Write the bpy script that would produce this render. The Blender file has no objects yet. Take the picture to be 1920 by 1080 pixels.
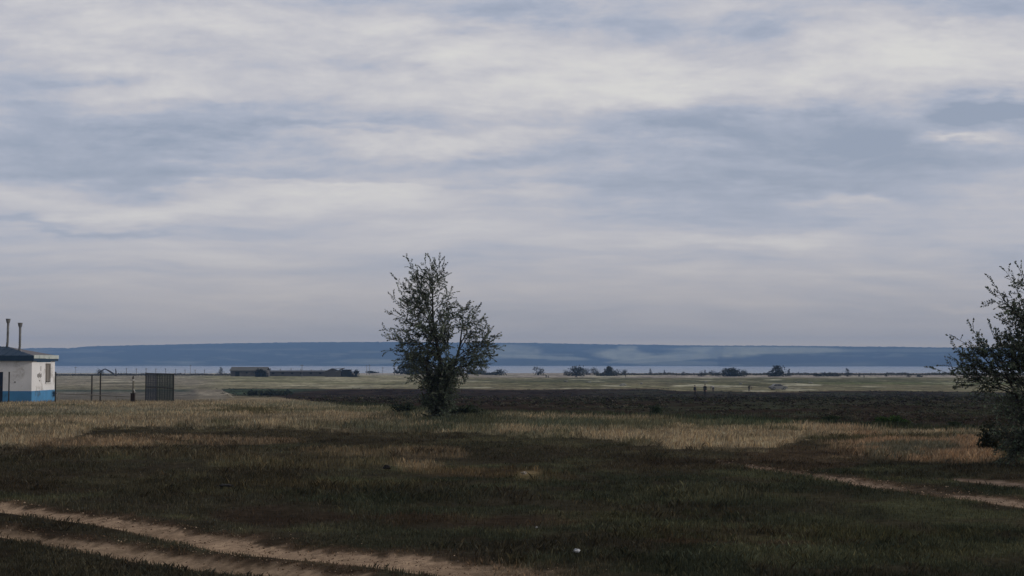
import bpy, bmesh, math, random
import numpy as np
from mathutils import Vector, Matrix
random.seed(7)
rng = np.random.default_rng(7)
sc = bpy.context.scene
COL = sc.collection

# ------------------------------------------------------------------ camera
F = 2638.0
CAMZ = 1.6
PITCH = math.atan(137 / F)
cam_d = bpy.data.cameras.new('camera')
cam = bpy.data.objects.new('camera', cam_d); COL.objects.link(cam)
cam.location = (0, 0, CAMZ)
cam.rotation_euler = (math.pi / 2 + PITCH, 0, 0)
cam_d.sensor_width = 36; cam_d.lens = F / 1920 * 36
cam_d.clip_start = 0.1; cam_d.clip_end = 30000
sc.camera = cam
sc.view_settings.view_transform = 'Standard'
sc.view_settings.look = 'None'
sc.view_settings.exposure = 0.0
sc.view_settings.gamma = 1.0
sc.render.film_transparent = False
sc.cycles.volume_bounces = 1
sc.cycles.volume_max_steps = 64

SUN_EL, SUN_AZ = math.radians(22), math.radians(100)   # azimuth clockwise from +Y (view direction)

def lin(c):
    c = np.asarray(c, float) / 255.0
    return np.where(c <= 0.04045, c / 12.92, ((c + 0.055) / 1.055) ** 2.4)

# ------------------------------------------------------------------ node helper
class NT:
    def __init__(s, tree):
        s.t = tree; s.n = tree.nodes; s.l = tree.links
    def add(s, typ, **kw):
        nd = s.n.new(typ)
        for k, v in kw.items(): setattr(nd, k, v)
        return nd
    def set(s, inp, v):
        if hasattr(v, 'is_output') or isinstance(v, bpy.types.NodeSocket): s.l.new(v, inp)
        elif v is not None: inp.default_value = v
    def m(s, op, a, b=None, c=None, clamp=False):
        nd = s.add('ShaderNodeMath', operation=op, use_clamp=clamp)
        s.set(nd.inputs[0], a); s.set(nd.inputs[1], b)
        if c is not None: s.set(nd.inputs[2], c)
        return nd.outputs[0]
    def mixc(s, f, a, b, mode='MIX'):
        nd = s.add('ShaderNodeMix', data_type='RGBA', blend_type=mode)
        s.set(nd.inputs[0], f); s.set(nd.inputs[6], a); s.set(nd.inputs[7], b)
        return nd.outputs[2]
    def noise(s, vec, scale, detail=3, rough=0.5, dist=0.0):
        nd = s.add('ShaderNodeTexNoise')
        if vec is not None: s.l.new(vec, nd.inputs['Vector'])
        nd.inputs['Scale'].default_value = scale; nd.inputs['Detail'].default_value = detail
        nd.inputs['Roughness'].default_value = rough; nd.inputs['Distortion'].default_value = dist
        return nd.outputs[0]
    def ramp(s, f, lo, hi, a=0.0, b=1.0, smooth=True):
        nd = s.add('ShaderNodeMapRange', interpolation_type='SMOOTHSTEP' if smooth else 'LINEAR')
        s.set(nd.inputs[0], f)
        nd.inputs[1].default_value = lo; nd.inputs[2].default_value = hi
        nd.inputs[3].default_value = a; nd.inputs[4].default_value = b
        return nd.outputs[0]
    def comb(s, x, y, z=0.0):
        nd = s.add('ShaderNodeCombineXYZ')
        s.set(nd.inputs[0], x); s.set(nd.inputs[1], y); s.set(nd.inputs[2], z)
        return nd.outputs[0]

def rgba(px): l = lin(px); return (float(l[0]), float(l[1]), float(l[2]), 1.0)

# ------------------------------------------------------------------ world: overcast sky, streaky cloud sheets
world = bpy.data.worlds.new("World"); sc.world = world; world.use_nodes = True
world.node_tree.nodes.clear()
W = NT(world.node_tree)
tc = W.add('ShaderNodeTexCoord')
sep = W.add('ShaderNodeSeparateXYZ'); W.l.new(tc.outputs['Generated'], sep.inputs[0])
dx, dy, dz = sep.outputs
zc = W.m('MAXIMUM', dz, 0.0)
den = W.m('ADD', zc, 0.045)
px_ = W.m('DIVIDE', dx, den); py_ = W.m('DIVIDE', dy, den)       # where the view ray meets the cloud deck
plane = W.comb(px_, py_, 0.0)
yc = W.m('MAXIMUM', dy, 0.05)
az = W.m('DIVIDE', dx, yc); el = W.m('DIVIDE', dz, yc)
el = W.m('MINIMUM', W.m('MAXIMUM', el, 0.0), 3.0)
n_big = W.noise(W.comb(W.m('MULTIPLY', px_, 0.55), W.m('MULTIPLY', py_, 1.0), 0.3), 0.62, 5, 0.55, 0.3)
n_mid = W.noise(W.comb(W.m('MULTIPLY', px_, 0.5), py_, 2.3), 2.1, 5, 0.6, 0.4)
n_fin = W.noise(W.comb(W.m('MULTIPLY', px_, 0.6), py_, 5.1), 7.0, 4, 0.6, 0.2)
# streaks in angular space, long and thin
wav = W.m('MULTIPLY', W.m('SUBTRACT', W.noise(W.comb(az, el, 0.0), 5.0, 2), 0.5), 0.05)
n_str = W.noise(W.comb(W.m('MULTIPLY', az, 1.0), W.m('MULTIPLY', W.m('ADD', el, wav), 8.5), 1.7), 5.0, 5, 0.58, 0.15)
n_wsp = W.noise(W.comb(W.m('MULTIPLY', az, 1.0), W.m('MULTIPLY', W.m('ADD', el, wav), 5.0), 8.7), 17.0, 4, 0.6, 0.2)
n_puf = W.noise(W.comb(az, W.m('MULTIPLY', W.m('ADD', el, wav), 2.6), 12.7), 13.0, 8, 0.66, 0.2)
n_thin = W.noise(W.comb(az, W.m('MULTIPLY', W.m('ADD', el, W.m('MULTIPLY', wav, .6)), 9.0), 15.7), 8.0, 5, 0.6, 0.1)
warp1 = W.m('MULTIPLY', W.m('SUBTRACT', W.noise(W.comb(az, W.m('MULTIPLY', el, 3.0), 4.0), 9.0, 4, 0.6), 0.5), 0.19)
warp2 = W.m('MULTIPLY', W.m('SUBTRACT', W.noise(W.comb(az, W.m('MULTIPLY', el, 3.5), 9.0), 9.0, 4, 0.6), 0.5), 0.05)
azw = W.m('ADD', az, warp1); elw = W.m('ADD', el, warp2)
def blob(u, v, ru, rv, k, tilt=0.0):
    a0, e0 = (u - 960) / F, (677 - v) / F
    da = W.m('SUBTRACT', azw, a0); de = W.m('SUBTRACT', elw, e0)
    if tilt: de = W.m('MULTIPLY_ADD', da, -tilt, de)
    qa = W.m('MULTIPLY', da, F / ru); qe = W.m('MULTIPLY', de, F / rv)
    d2 = W.m('MULTIPLY_ADD', qa, qa, W.m('MULTIPLY', qe, qe))
    return W.m('MULTIPLY', W.m('EXPONENT', W.m('MULTIPLY', d2, -1.0)), k)
total = None
for b in [(90, 60, 220, 55, .30), (820, 75, 200, 42, .5), (560, 150, 330, 50, .24, .0), (1130, 170, 230, 45, .6, .08), (1030, 130, 160, 40, .2),
          (850, 255, 330, 24, .42), (1760, 90, 330, 62, .62, -.06), (1480, 150, 230, 60, .22), (1830, 253, 90, 10, .55),
          (450, 30, 230, 40, .28), (200, 120, 230, 26, .2, -.1), (700, 370, 420, 32, .33), (230, 385, 300, 22, .25), (1620, 375, 120, 14, .3), (1440, 440, 190, 12, .3), (1800, 580, 95, 7, .38, .02),
          (1600, 520, 350, 10, .14), (480, 575, 140, 5, .12), (560, 300, 320, 12, .2),
          (1560, 270, 430, 72, -.52), (1350, 225, 330, 24, -.25), (150, 300, 330, 42, -.40), (130, 240, 330, 28, -.2), (820, 298, 240, 15, -.32), (100, 145, 150, 17, -.28),
          (200, 424, 270, 9, -.32), (1500, 345, 330, 20, -.22), (1890, 200, 85, 24, -1.1), (300, 200, 330, 12, -.18), (620, 235, 200, 9, -.25), (400, 262, 260, 9, -.2), (330, 330, 400, 12, -.12), (60, 190, 160, 12, .15), (980, 340, 300, 10, -.15), (600, 345, 240, 6, .2), (1250, 395, 300, 12, -.15), (950, 15, 200, 30, -.28), (1290, 45, 220, 34, -.22), (1850, 15, 160, 26, -.3), (760, 130, 160, 14, -.22), (1700, 480, 400, 12, -.1), (400, 500, 400, 14, -.12)]:
    o = blob(*b)
    total = o if total is None else W.m('ADD', total, o)
infront = W.ramp(dy, 0.1, 0.35)
total = W.m('MULTIPLY', total, infront)
base = W.m('ADD', W.m('MULTIPLY', W.m('SUBTRACT', n_big, .5), .5), W.m('MULTIPLY', W.m('SUBTRACT', n_mid, .5), .35))
base = W.m('ADD', base, W.m('MULTIPLY', W.m('SUBTRACT', n_fin, .5), .2))
lowf = W.ramp(el, .02, .16, .3, 1.0)
base = W.m('MULTIPLY', base, lowf)
base = W.m('ADD', base, W.m('MULTIPLY', W.m('SUBTRACT', n_str, .5), W.ramp(el, .1, .25, .8, .35)))
base = W.m('ADD', base, W.m('MULTIPLY', W.m('MULTIPLY', W.m('SUBTRACT', n_wsp, .5), .45), lowf))
highf = W.ramp(el, .07, .17)
base = W.m('ADD', base, W.m('MULTIPLY', W.m('MULTIPLY', W.m('SUBTRACT', n_puf, .5), 1.25), highf))
base = W.m('ADD', base, W.m('MULTIPLY', W.m('MULTIPLY', W.m('SUBTRACT', n_thin, .5), .95), W.m('SUBTRACT', 1.0, W.m('MULTIPLY', highf, .8))))
cl = W.m('ADD', W.m("MULTIPLY", total, .84), W.m('ADD', W.m('MULTIPLY', base, .85), .485))
cr = W.add('ShaderNodeValToRGB'); W.l.new(cl, cr.inputs[0])
els = cr.color_ramp.elements
els[0].position = 0.0; els[0].color = rgba((155, 167, 189))
els[1].position = 1.0; els[1].color = rgba((222, 221, 219))
e = els.new(.32); e.color = rgba((174, 182, 200))
e = els.new(.55); e.color = rgba((194, 195, 204))
e = els.new(.78); e.color = rgba((211, 210, 213))
cloud_hi = cr.outputs[0]
# low in the sky the sheet is duller and flatter
cr2 = W.add('ShaderNodeValToRGB'); W.l.new(cl, cr2.inputs[0])
els = cr2.color_ramp.elements
els[0].position = 0.0; els[0].color = rgba((147, 155, 171))
els[1].position = 1.0; els[1].color = rgba((204, 194, 187))
e = els.new(.5); e.color = rgba((175, 173, 177))
cloud = W.mixc(W.ramp(el, 0.0, 0.10), cr2.outputs[0], cloud_hi)
cloud = W.mixc(W.m('MINIMUM', W.m('DIVIDE', .0105, W.m('MAXIMUM', el, .001)), .95), cloud, rgba((221, 202, 174)))
sky = W.add('ShaderNodeTexSky', sky_type='NISHITA', sun_disc=False)
sky.sun_elevation = SUN_EL; sky.sun_rotation = SUN_AZ
sky.air_density = 1.0; sky.dust_density = 2.0
skc = W.mixc(1.0, sky.outputs[0], (.07, .07, .07, 1), 'MULTIPLY')
# cloud sheet covers nearly all of the blue
cov = W.ramp(cl, 0.0, 0.5, 0.86, 0.97)
cov = W.m('MAXIMUM', cov, W.ramp(dz, 0.1, 0.0))
out = W.mixc(cov, skc, cloud)
# unseen sky overhead and behind camera dimmed to darken ground and hut front
dark = W.m('MULTIPLY', W.ramp(dy, 0.75, -0.1), W.ramp(dz, 0.0, 0.35, 0.35, 1.0))
dark2 = W.ramp(dark, 0.0, 1.0, 1.0, 0.42)
out = W.mixc(1.0, out, W.comb(dark2, dark2, dark2), 'MULTIPLY')
bg = W.add('ShaderNodeBackground'); W.l.new(out, bg.inputs[0]); bg.inputs[1].default_value = 1.0
wo = W.add('ShaderNodeOutputWorld'); W.l.new(bg.outputs[0], wo.inputs[0])

# ------------------------------------------------------------------ sun (veiled by cloud, from the right)
sd = bpy.data.lights.new('sun', 'SUN'); sd.energy = 1.5; sd.angle = math.radians(14); sd.color = (1.0, .93, .84)
sun = bpy.data.objects.new('sun', sd); COL.objects.link(sun)
dirv = Vector((math.sin(SUN_AZ) * math.cos(SUN_EL), math.cos(SUN_AZ) * math.cos(SUN_EL), math.sin(SUN_EL)))
sun.rotation_euler = dirv.to_track_quat('Z', 'Y').to_euler()
sun.location = (60, -20, 60)

# ------------------------------------------------------------------ maths helpers
def vnoise(x, y, seed=0):
    x = np.asarray(x, float); y = np.asarray(y, float)
    xi = np.floor(x).astype(np.int64); yi = np.floor(y).astype(np.int64)
    fx = x - xi; fy = y - yi
    fx = fx * fx * (3 - 2 * fx); fy = fy * fy * (3 - 2 * fy)
    def h(a, b):
        n = (a * 374761393 + b * 668265263 + seed * 1442695041) & 0xffffffff
        n = ((n ^ (n >> 13)) * 1274126177) & 0xffffffff
        n = (n ^ (n >> 16)) & 0xffff
        return n / 65535.0
    return (h(xi, yi) * (1 - fx) + h(xi + 1, yi) * fx) * (1 - fy) + (h(xi, yi + 1) * (1 - fx) + h(xi + 1, yi + 1) * fx) * fy
def fbm(x, y, seed=0, o=4, g=.5):
    s = 0; a = 1; t = 0
    for i in range(o):
        s = s + a * vnoise(x * 2 ** i, y * 2 ** i, seed + i * 17); t += a; a *= g
    return s / t - .5
def sstep(a, b, x):
    t = np.clip((x - a) / (b - a), 0, 1); return t * t * (3 - 2 * t)

HY = np.array([-60, 0, 18, 30, 43, 62, 85, 110, 140, 180, 224, 300, 640, 668, 760, 900, 1200])
HZ = np.array([.1, 0, -.0, -.09, -.24, -.52, -.91, -1.42, -2.1, -3.0, -3.86, -3.92, -3.9, -4.15, -9.5, -15.5, -22])
_yy = np.linspace(-60, 1200, 6301)
_zz = np.interp(_yy, HY, HZ)
_k = np.hanning(61); _k /= _k.sum()
_zz = np.concatenate([_zz[:30], np.convolve(_zz, _k, 'valid'), _zz[-30:]])
def H(X, Y):
    X = np.asarray(X, float); Y = np.asarray(Y, float)
    z = np.interp(Y, _yy, _zz)
    k = np.exp(-Y / 60.0) * .10
    z = z + k * (fbm(X * .35, Y * .35, 5, 3) + .5 * fbm(X * 1.6, Y * 1.6, 8, 3))
    z = z + .25 * fbm(X * .02, Y * .02, 9, 2) * sstep(120, 500, Y) * (1 - sstep(640, 700, Y))
    z = z + RUT(X, Y)
    return z
def proj(X, Y, Z):
    cp, sp = math.cos(PITCH), math.sin(PITCH)
    Zr = Z - CAMZ
    d = np.maximum(Y * cp + Zr * sp, .5)
    return 960 + F * X / d, 540 - F * (-Y * sp + Zr * cp) / d
def RUT(X, Y): return 0.0
def ray(u, v):
    cp, sp = math.cos(PITCH), math.sin(PITCH)
    a, b = u - 960, 540 - v
    return Vector((a, F * cp - b * sp, F * sp + b * cp))
def at(u, v, Y):
    r = ray(u, v); t = Y / r.y
    return Vector((r.x * t, Y, CAMZ + r.z * t))
def G(u, v):
    r = ray(u, v)
    Ys = np.concatenate([np.arange(5, 60, .05), np.arange(60, 700, .25)])
    X = r.x / r.y * Ys; Z = CAMZ + r.z / r.y * Ys
    below = np.nonzero(Z < H(X, Ys))[0]
    Y = Ys[below[0]] if len(below) else 640.0
    return Vector((r.x / r.y * Y, Y, float(H(r.x / r.y * Y, Y))))
def gz(x, y): return float(H(x, y))

# ------------------------------------------------------------------ ground colour map (what grows where)
KA = 0.46          # typical light on level ground, to turn photo tones into base colours
FT = np.array([(395, 729), (700, 729), (1000, 731), (1240, 729), (1300, 733), (1480, 735), (1560, 733), (1700, 733), (1920, 736), (2300, 738)], float)
FB = np.array([(395, 731), (430, 741), (520, 745), (640, 759), (760, 770), (860, 776), (1000, 781), (1250, 788), (1480, 794), (1600, 802), (1700, 807), (1920, 812), (2300, 822)], float)
DT = np.array([(-500, 846), (0, 843), (110, 832), (170, 802), (400, 800), (700, 808), (900, 812), (1100, 822), (1300, 843), (1420, 843), (1450, 832), (1560, 819), (1720, 814), (1760, 815), (2300, 820)], float)
def pl(P, u): return np.interp(u, P[:, 0], P[:, 1])
TRA = np.array([(-700, 868, 6), (-300, 908, 6), (0, 950, 8), (213, 981, 10), (427, 1016, 14.5), (640, 1046, 16), (840, 1070, 17), (1040, 1088, 19), (1500, 1150, 20)], float)
TRB = np.array([(-700, 890, 7), (-300, 940, 8), (0, 997, 9), (213, 1030, 10.5), (427, 1060, 11.5), (600, 1082, 13), (840, 1130, 14), (1100, 1180, 18), (1500, 1260, 20)], float)
TRC = np.array([(1340, 864, 2.4), (1400, 872, 3.6), (1520, 891, 4.5), (1640, 908, 5.5), (1780, 925, 7), (1920, 943, 8), (2300, 995, 13)], float)
TRD = np.array([(1600, 882, .5), (1660, 888, 2), (1780, 896, 3.5), (1920, 911, 6), (2300, 950, 9)], float)
def track(P, u, v):
    c = np.interp(u, P[:, 0], P[:, 1]); w = np.interp(u, P[:, 0], P[:, 2])
    return (v - c) / w
def RUT(X, Y):
    X = np.asarray(X, float); Y = np.asarray(Y, float)
    z0 = np.interp(Y, _yy, _zz)
    u, v = proj(X, Y, z0)
    r = 0
    for P, d in ((TRA, .05), (TRB, .05), (TRC, .03), (TRD, .02)):
        ok = (u > P[0, 0]) & (u < P[-1, 0])
        t = track(P, u, v)
        r = r - d * np.exp(-t * t) * ok + .4 * d * np.exp(-(np.abs(t) - 1.7) ** 2 * 3) * ok
    return r * (Y > 3)
def zone(X, Y):
    """albedo (N,3), grass height (N), density (N)"""
    X = np.asarray(X, float); Y = np.asarray(Y, float)
    amp = np.clip(.015 * Y, .15, 6)
    nx = fbm(X / amp * .25, Y / amp * .25, 31, 4) * amp * 3.2
    ny = fbm(X / amp * .25, Y / amp * .25, 47, 4, .6) * amp * 3.2
    Yw = Y + ny * np.clip(Y / 60, .3, 1.0)
    u, v = proj(X + nx, Yw, np.interp(Yw, _yy, _zz))
    u0, v0 = proj(X, Y, np.interp(Y, _yy, _zz))
    N = X.shape[0]
    f1 = fbm(X * .9, Y * .9, 61, 5, .6); f2 = fbm(X * .22, Y * .16, 71, 4, .6); f3 = fbm(X * .05, Y * .03, 81, 4, .6)
    f3_ = fbm(X * 2.6, Y * 2.6, 63, 4, .6)
    c = np.zeros((N, 3)); hgt = np.full(N, .07); den = np.full(N, 1.0)
    def lay(col, m, hh=None, dd=None):
        nonlocal c, hgt, den
        m = np.clip(m, 0, 1)
        c = c * (1 - m[:, None]) + lin(col)[None, :] * m[:, None]
        if hh is not None: hgt = hgt * (1 - m) + hh * m
        if dd is not None: den = den * (1 - m) + dd * m
    # dark foreground turf
    lay((41, 39, 31), np.ones(N), .035)
    lay((34, 37, 28), sstep(-.02, .18, f2) * .8)
    lay((44, 36, 30), sstep(.02, .2, f3 + f1 * .3) * .7, .025, .6)
    lay((50, 50, 36), sstep(.05, .25, f1 + f2 * .5) * .6)
    lay((52, 46, 36), (1 - sstep(0, 55, v - pl(DT, u))) * .35 * (1 + f1 * 2))
    def ell(cx, cy, rx, ry, col, k, hh=None, dd=None):
        d = ((u - cx) / rx) ** 2 + ((v - cy) / ry) ** 2
        lay(col, (1 - sstep(.35, 1.35, d + f1 * 2.2 + f3_ * 1.6)) * k, hh, dd)
    ell(1500, 858, 140, 22, (54, 45, 36), .8, .03, .4)
    ell(1250, 872, 260, 14, (44, 38, 30), .6, .05)
    ell(520, 968, 160, 16, (41, 31, 27), .55, .03, .5)
    ell(900, 975, 260, 12, (42, 31, 25), .6, .04, .6)
    ell(300, 905, 420, 26, (40, 36, 28), .7)
    ell(1450, 1000, 330, 16, (48, 46, 31), .6, .06)
    ell(1180, 965, 200, 8, (45, 43, 30), .5)
    ell(1430, 1016, 190, 6, (44, 34, 28), .6, .03)
    ell(1760, 1035, 160, 14, (45, 44, 31), .5)
    ell(1330, 925, 120, 12, (48, 47, 36), .5, .12)
    # dry band behind the dark strip
    dryL = (98, 89, 73); dryR = (100, 90, 73)
    t = sstep(500, 1000, u)
    md = 1 - sstep(-3.5, 3.5, v - pl(DT, u) + f1 * 16 + f3_ * 14)
    lay(dryL, md * (1 - t), .13, 1.0); lay(dryR, md * t, .115 + .05 * (v < 800), 1.1)
    lay((78, 78, 62), md * sstep(.0, .22, f2 + f1 * .3) * .7, .13)
    lay((112, 99, 80), md * sstep(.02, .2, f1) * .75)
    lay((58, 58, 44), md * sstep(.03, .2, f2 - f1 * .5) * .75)
    for a in [(150, 772, 170, 7, (84, 82, 70), .7, .12), (460, 773, 75, 8, (60, 56, 40), .85, .13), (620, 760, 170, 6, (80, 80, 66), .7, .13),
              (1040, 799, 90, 9, (64, 66, 53), .8, .18), (960, 792, 60, 8, (64, 64, 52), .7, .16), (1410, 796, 85, 6, (52, 57, 43), .9, .18), (1670, 797, 60, 5, (56, 66, 40), .6, .15),
              (820, 792, 120, 17, (50, 53, 42), .95, .2), (720, 800, 60, 12, (62, 62, 50), .7, .14), (900, 800, 50, 12, (60, 60, 46), .6, .14),
              (60, 806, 150, 3, (70, 66, 48), .5)]: ell(*a)
    # pieces of dry grass lying in the dark turf
    for a in [(210, 830, 170, 11, (90, 77, 61), .95, .08), (420, 827, 130, 7, (80, 69, 55), .85, .08), (700, 848, 150, 9, (74, 65, 50), .8, .09), (790, 852, 70, 10, (84, 73, 58), .7, .1),
              (560, 868, 260, 14, (60, 55, 41), .8, .10), (770, 874, 60, 13, (84, 73, 57), .85, .1), (880, 884, 150, 8, (64, 54, 40), .8, .08), (300, 852, 260, 10, (58, 52, 40), .6, .1),
              (985, 888, 26, 7, (92, 80, 58), .8, .16), (60, 868, 120, 8, (40, 38, 28), .5, .08), (1010, 893, 60, 7, (62, 56, 40), .7, .12), (660, 910, 200, 8, (52, 46, 33), .5, .08)]: ell(*a)
    # clearing by the right tree
    q = np.minimum(np.minimum(v - 822 + (u < 1730) * (1730 - u) * .16, 868 - v - np.abs(u - 1780) * .06), np.minimum((u - 1570) * .10, (1880 - u) * .3))
    me = sstep(-3, 9, q + f1 * 18 + f3_ * 10)
    lay((96, 80, 63), me, .116, 1.1)
    ell(1690, 847, 100, 14, (60, 62, 52), .8 , .16)
    ell(1640, 823, 110, 4, (52, 49, 35), .9, .1)
    # left yard below the fence line
    ml = (1 - sstep(385, 425, u)) * (1 - sstep(748, 756, v))
    lay((80, 76, 69), ml, .16, .7)
    lay((97, 91, 80), ml * sstep(325, 345, u), .16)
    lay((56, 62, 55), ml * (1 - sstep(-3, 3, np.abs(v - 731) - 4)) * (1 - sstep(300, 335, u)) * .9)
    # open plain
    mp = 1 - sstep(-1, 1, v - pl(FT, u) + 1.0 - (u < 395) * 2)
    tr = sstep(720, 1000, u)
    lay((110, 105, 85), mp * (1 - tr), .12, .5); lay((88, 84, 66), mp * tr, .12, .5)
    lay((78, 78, 56), mp * sstep(.0, .16, fbm(X * .06, Y * .02, 83, 5, .65)) * .6)
    lay((101, 95, 84), mp * (1 - sstep(325, 420, u)) * .85)
    lay((88, 84, 68), mp * (1 - tr) * sstep(719, 726, v) * .6)
    lay((62, 64, 50), mp * tr * (1 - sstep(-1.5, 2.5, np.abs(v - 713.5 + f3 * 8) - 3.5)) * np.clip(.55 + fbm(X * .08, Y * .03, 85, 4, .65) * 2.2, 0, 1))
    lay((72, 80, 50), mp * tr * (1 - sstep(-1, 2, np.abs(v - 719) - 1.5)) * sstep(1450, 1600, u) * .5)
    lay((116, 109, 101), mp * (1 - sstep(706.5, 709.5, v)) * tr)
    lay((116, 112, 100), mp * (1 - sstep(702, 706, v)) * (1 - tr))
    lay((134, 130, 112), mp * sstep(.17, .22, fbm(X * .09, Y * .05, 91, 3)) * (.55 + .3 * tr))
    lay((60, 60, 44), mp * sstep(.19, .24, fbm(X * .07, Y * .045, 93, 3)) * .7)
    lay((126, 118, 110), mp * (1 - sstep(-.6, .8, np.abs(v - 701) - .8)) * sstep(630, 680, u) * (1 - sstep(800, 830, u)))
    lay((120, 114, 100), (1 - sstep(-.6, .8, np.abs(v - 745 + (u < 426) * (426 - u) * .45) - .8)) * sstep(385, 400, u) * (1 - sstep(424, 430, u)))
    # ploughed field
    mf = sstep(-1.2, 1.2, v - pl(FT, u)) * (1 - sstep(-2, 2, v - pl(FB, u))) * sstep(392, 402, u)
    lay((38, 32, 28), mf, .05, .25)
    lay((32, 26, 22), mf * sstep(.0, .2, f1) * .8)
    lay((50, 47, 41), mf * sstep(.12, .3, fbm(X * .5, Y * .3, 95, 4, .65)) * .7)
    lay((46, 54, 44), mf * (1 - sstep(450, 540, u + (v - 740) * 12)), .2, .8)
    lay((43, 47, 37), mf * sstep(900, 1300, u) * sstep(-.1, .2, f2 + f1 * .6) * .75, .12, .5)
    lay((42, 50, 36), mf * (1 - sstep(0, 9, pl(FB, u) - v)) * sstep(560, 700, u) * .8, .25, .8)
    # wheel tracks
    for P, colr, k in ((TRA, (112, 95, 78), 1), (TRB, (103, 88, 72), 1), (TRC, (98, 84, 71), .95), (TRD, (90, 78, 68), .75)):
        ok = ((u0 > P[0, 0]) & (u0 < P[-1, 0])).astype(float)
        tt = np.abs(track(P, u0, v0) + fbm(X * 2.3, Y * 2.3, 99, 5, .65) * 1.4 + fbm(X * 9, Y * 9, 103, 3, .7) * .55)
        fade = 1.0
        if P is TRA: fade = 1 - sstep(700, 1120, u0) * .8 * (sstep(-.12, .1, f1) * .6 + .5)
        if P is TRC: fade = .8 + .2 * sstep(1430, 1650, u0); fade = fade * (.6 + .4 * sstep(-.1, .1, f1))
        if P is TRD: fade = sstep(1650, 1850, u0) * sstep(-.12, .08, f1)
        lay((56, 45, 36), (1 - sstep(1.0, 1.75, tt)) * ok * fade * .85, .02, .4)
        lay(colr, (1 - sstep(.65, 1.15, tt)) * ok * fade * k, .0, .0)
    gp = (1 - sstep(-.16, .04, fbm(X * 1.3, Y * 1.3, 151, 4, .65))) * (hgt < .1) * (hgt > .005) * (Y < 70) * .6
    lay((38, 33, 27), gp)
    midt = ((u0 < 1050) & (v0 > pl(TRA, u0)) & (v0 < pl(TRB, u0))).astype(float)
    c = c * (1 + (fbm(X * .35, Y * .10, 109, 4, .7) * 1.3 * sstep(90, 160, Y) + fbm(X * 1.1, Y * .3, 113, 3, .7) * 1.0 * sstep(70, 130, Y))[:, None])
    c = c * np.clip(1.04 + (.8 * f1 + .35 * f2 + .8 * fbm(X * 4, Y * 4, 107, 4, .65))[:, None], .35, 2)
    return np.clip(c / KA, .004, .8), hgt, den, v0

# ------------------------------------------------------------------ mesh helpers
def link(o, parent=None):
    COL.objects.link(o)
    if parent is not None: o.parent = parent
    return o
def tag(o, label=None, cat=None, group=None, kind=None):
    if label: o['label'] = label
    if cat: o['category'] = cat
    if group: o['group'] = group
    if kind: o['kind'] = kind
    return o
def empty(name, loc, rz=0.0):
    o = bpy.data.objects.new(name, None); o.location = loc; o.rotation_euler = (0, 0, rz); o.empty_display_size = .2
    return link(o)
def np_mesh(name, V, faces, mat, colr=None, parent=None, n=None, smooth=False):
    """V (N,3); faces (M,n) ints"""
    V = np.asarray(V, np.float32); faces = np.asarray(faces, np.int32); n = faces.shape[1]
    me = bpy.data.meshes.new(name)
    me.vertices.add(len(V)); me.vertices.foreach_set('co', V.ravel())
    me.loops.add(faces.size); me.loops.foreach_set('vertex_index', faces.ravel())
    me.polygons.add(len(faces)); me.polygons.foreach_set('loop_start', np.arange(0, faces.size, n, dtype=np.int32))
    me.polygons.foreach_set('loop_total', np.full(len(faces), n, np.int32))
    if smooth: me.polygons.foreach_set('use_smooth', np.ones(len(faces), bool))
    me.update(calc_edges=True)
    if colr is not None:
        a = me.color_attributes.new('tint', 'FLOAT_COLOR', 'POINT')
        cc = np.ones((len(V), 4), np.float32); cc[:, :3] = colr
        a.data.foreach_set('color', cc.ravel())
    me.materials.append(mat)
    o = bpy.data.objects.new(name, me)
    return link(o, parent)
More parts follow.
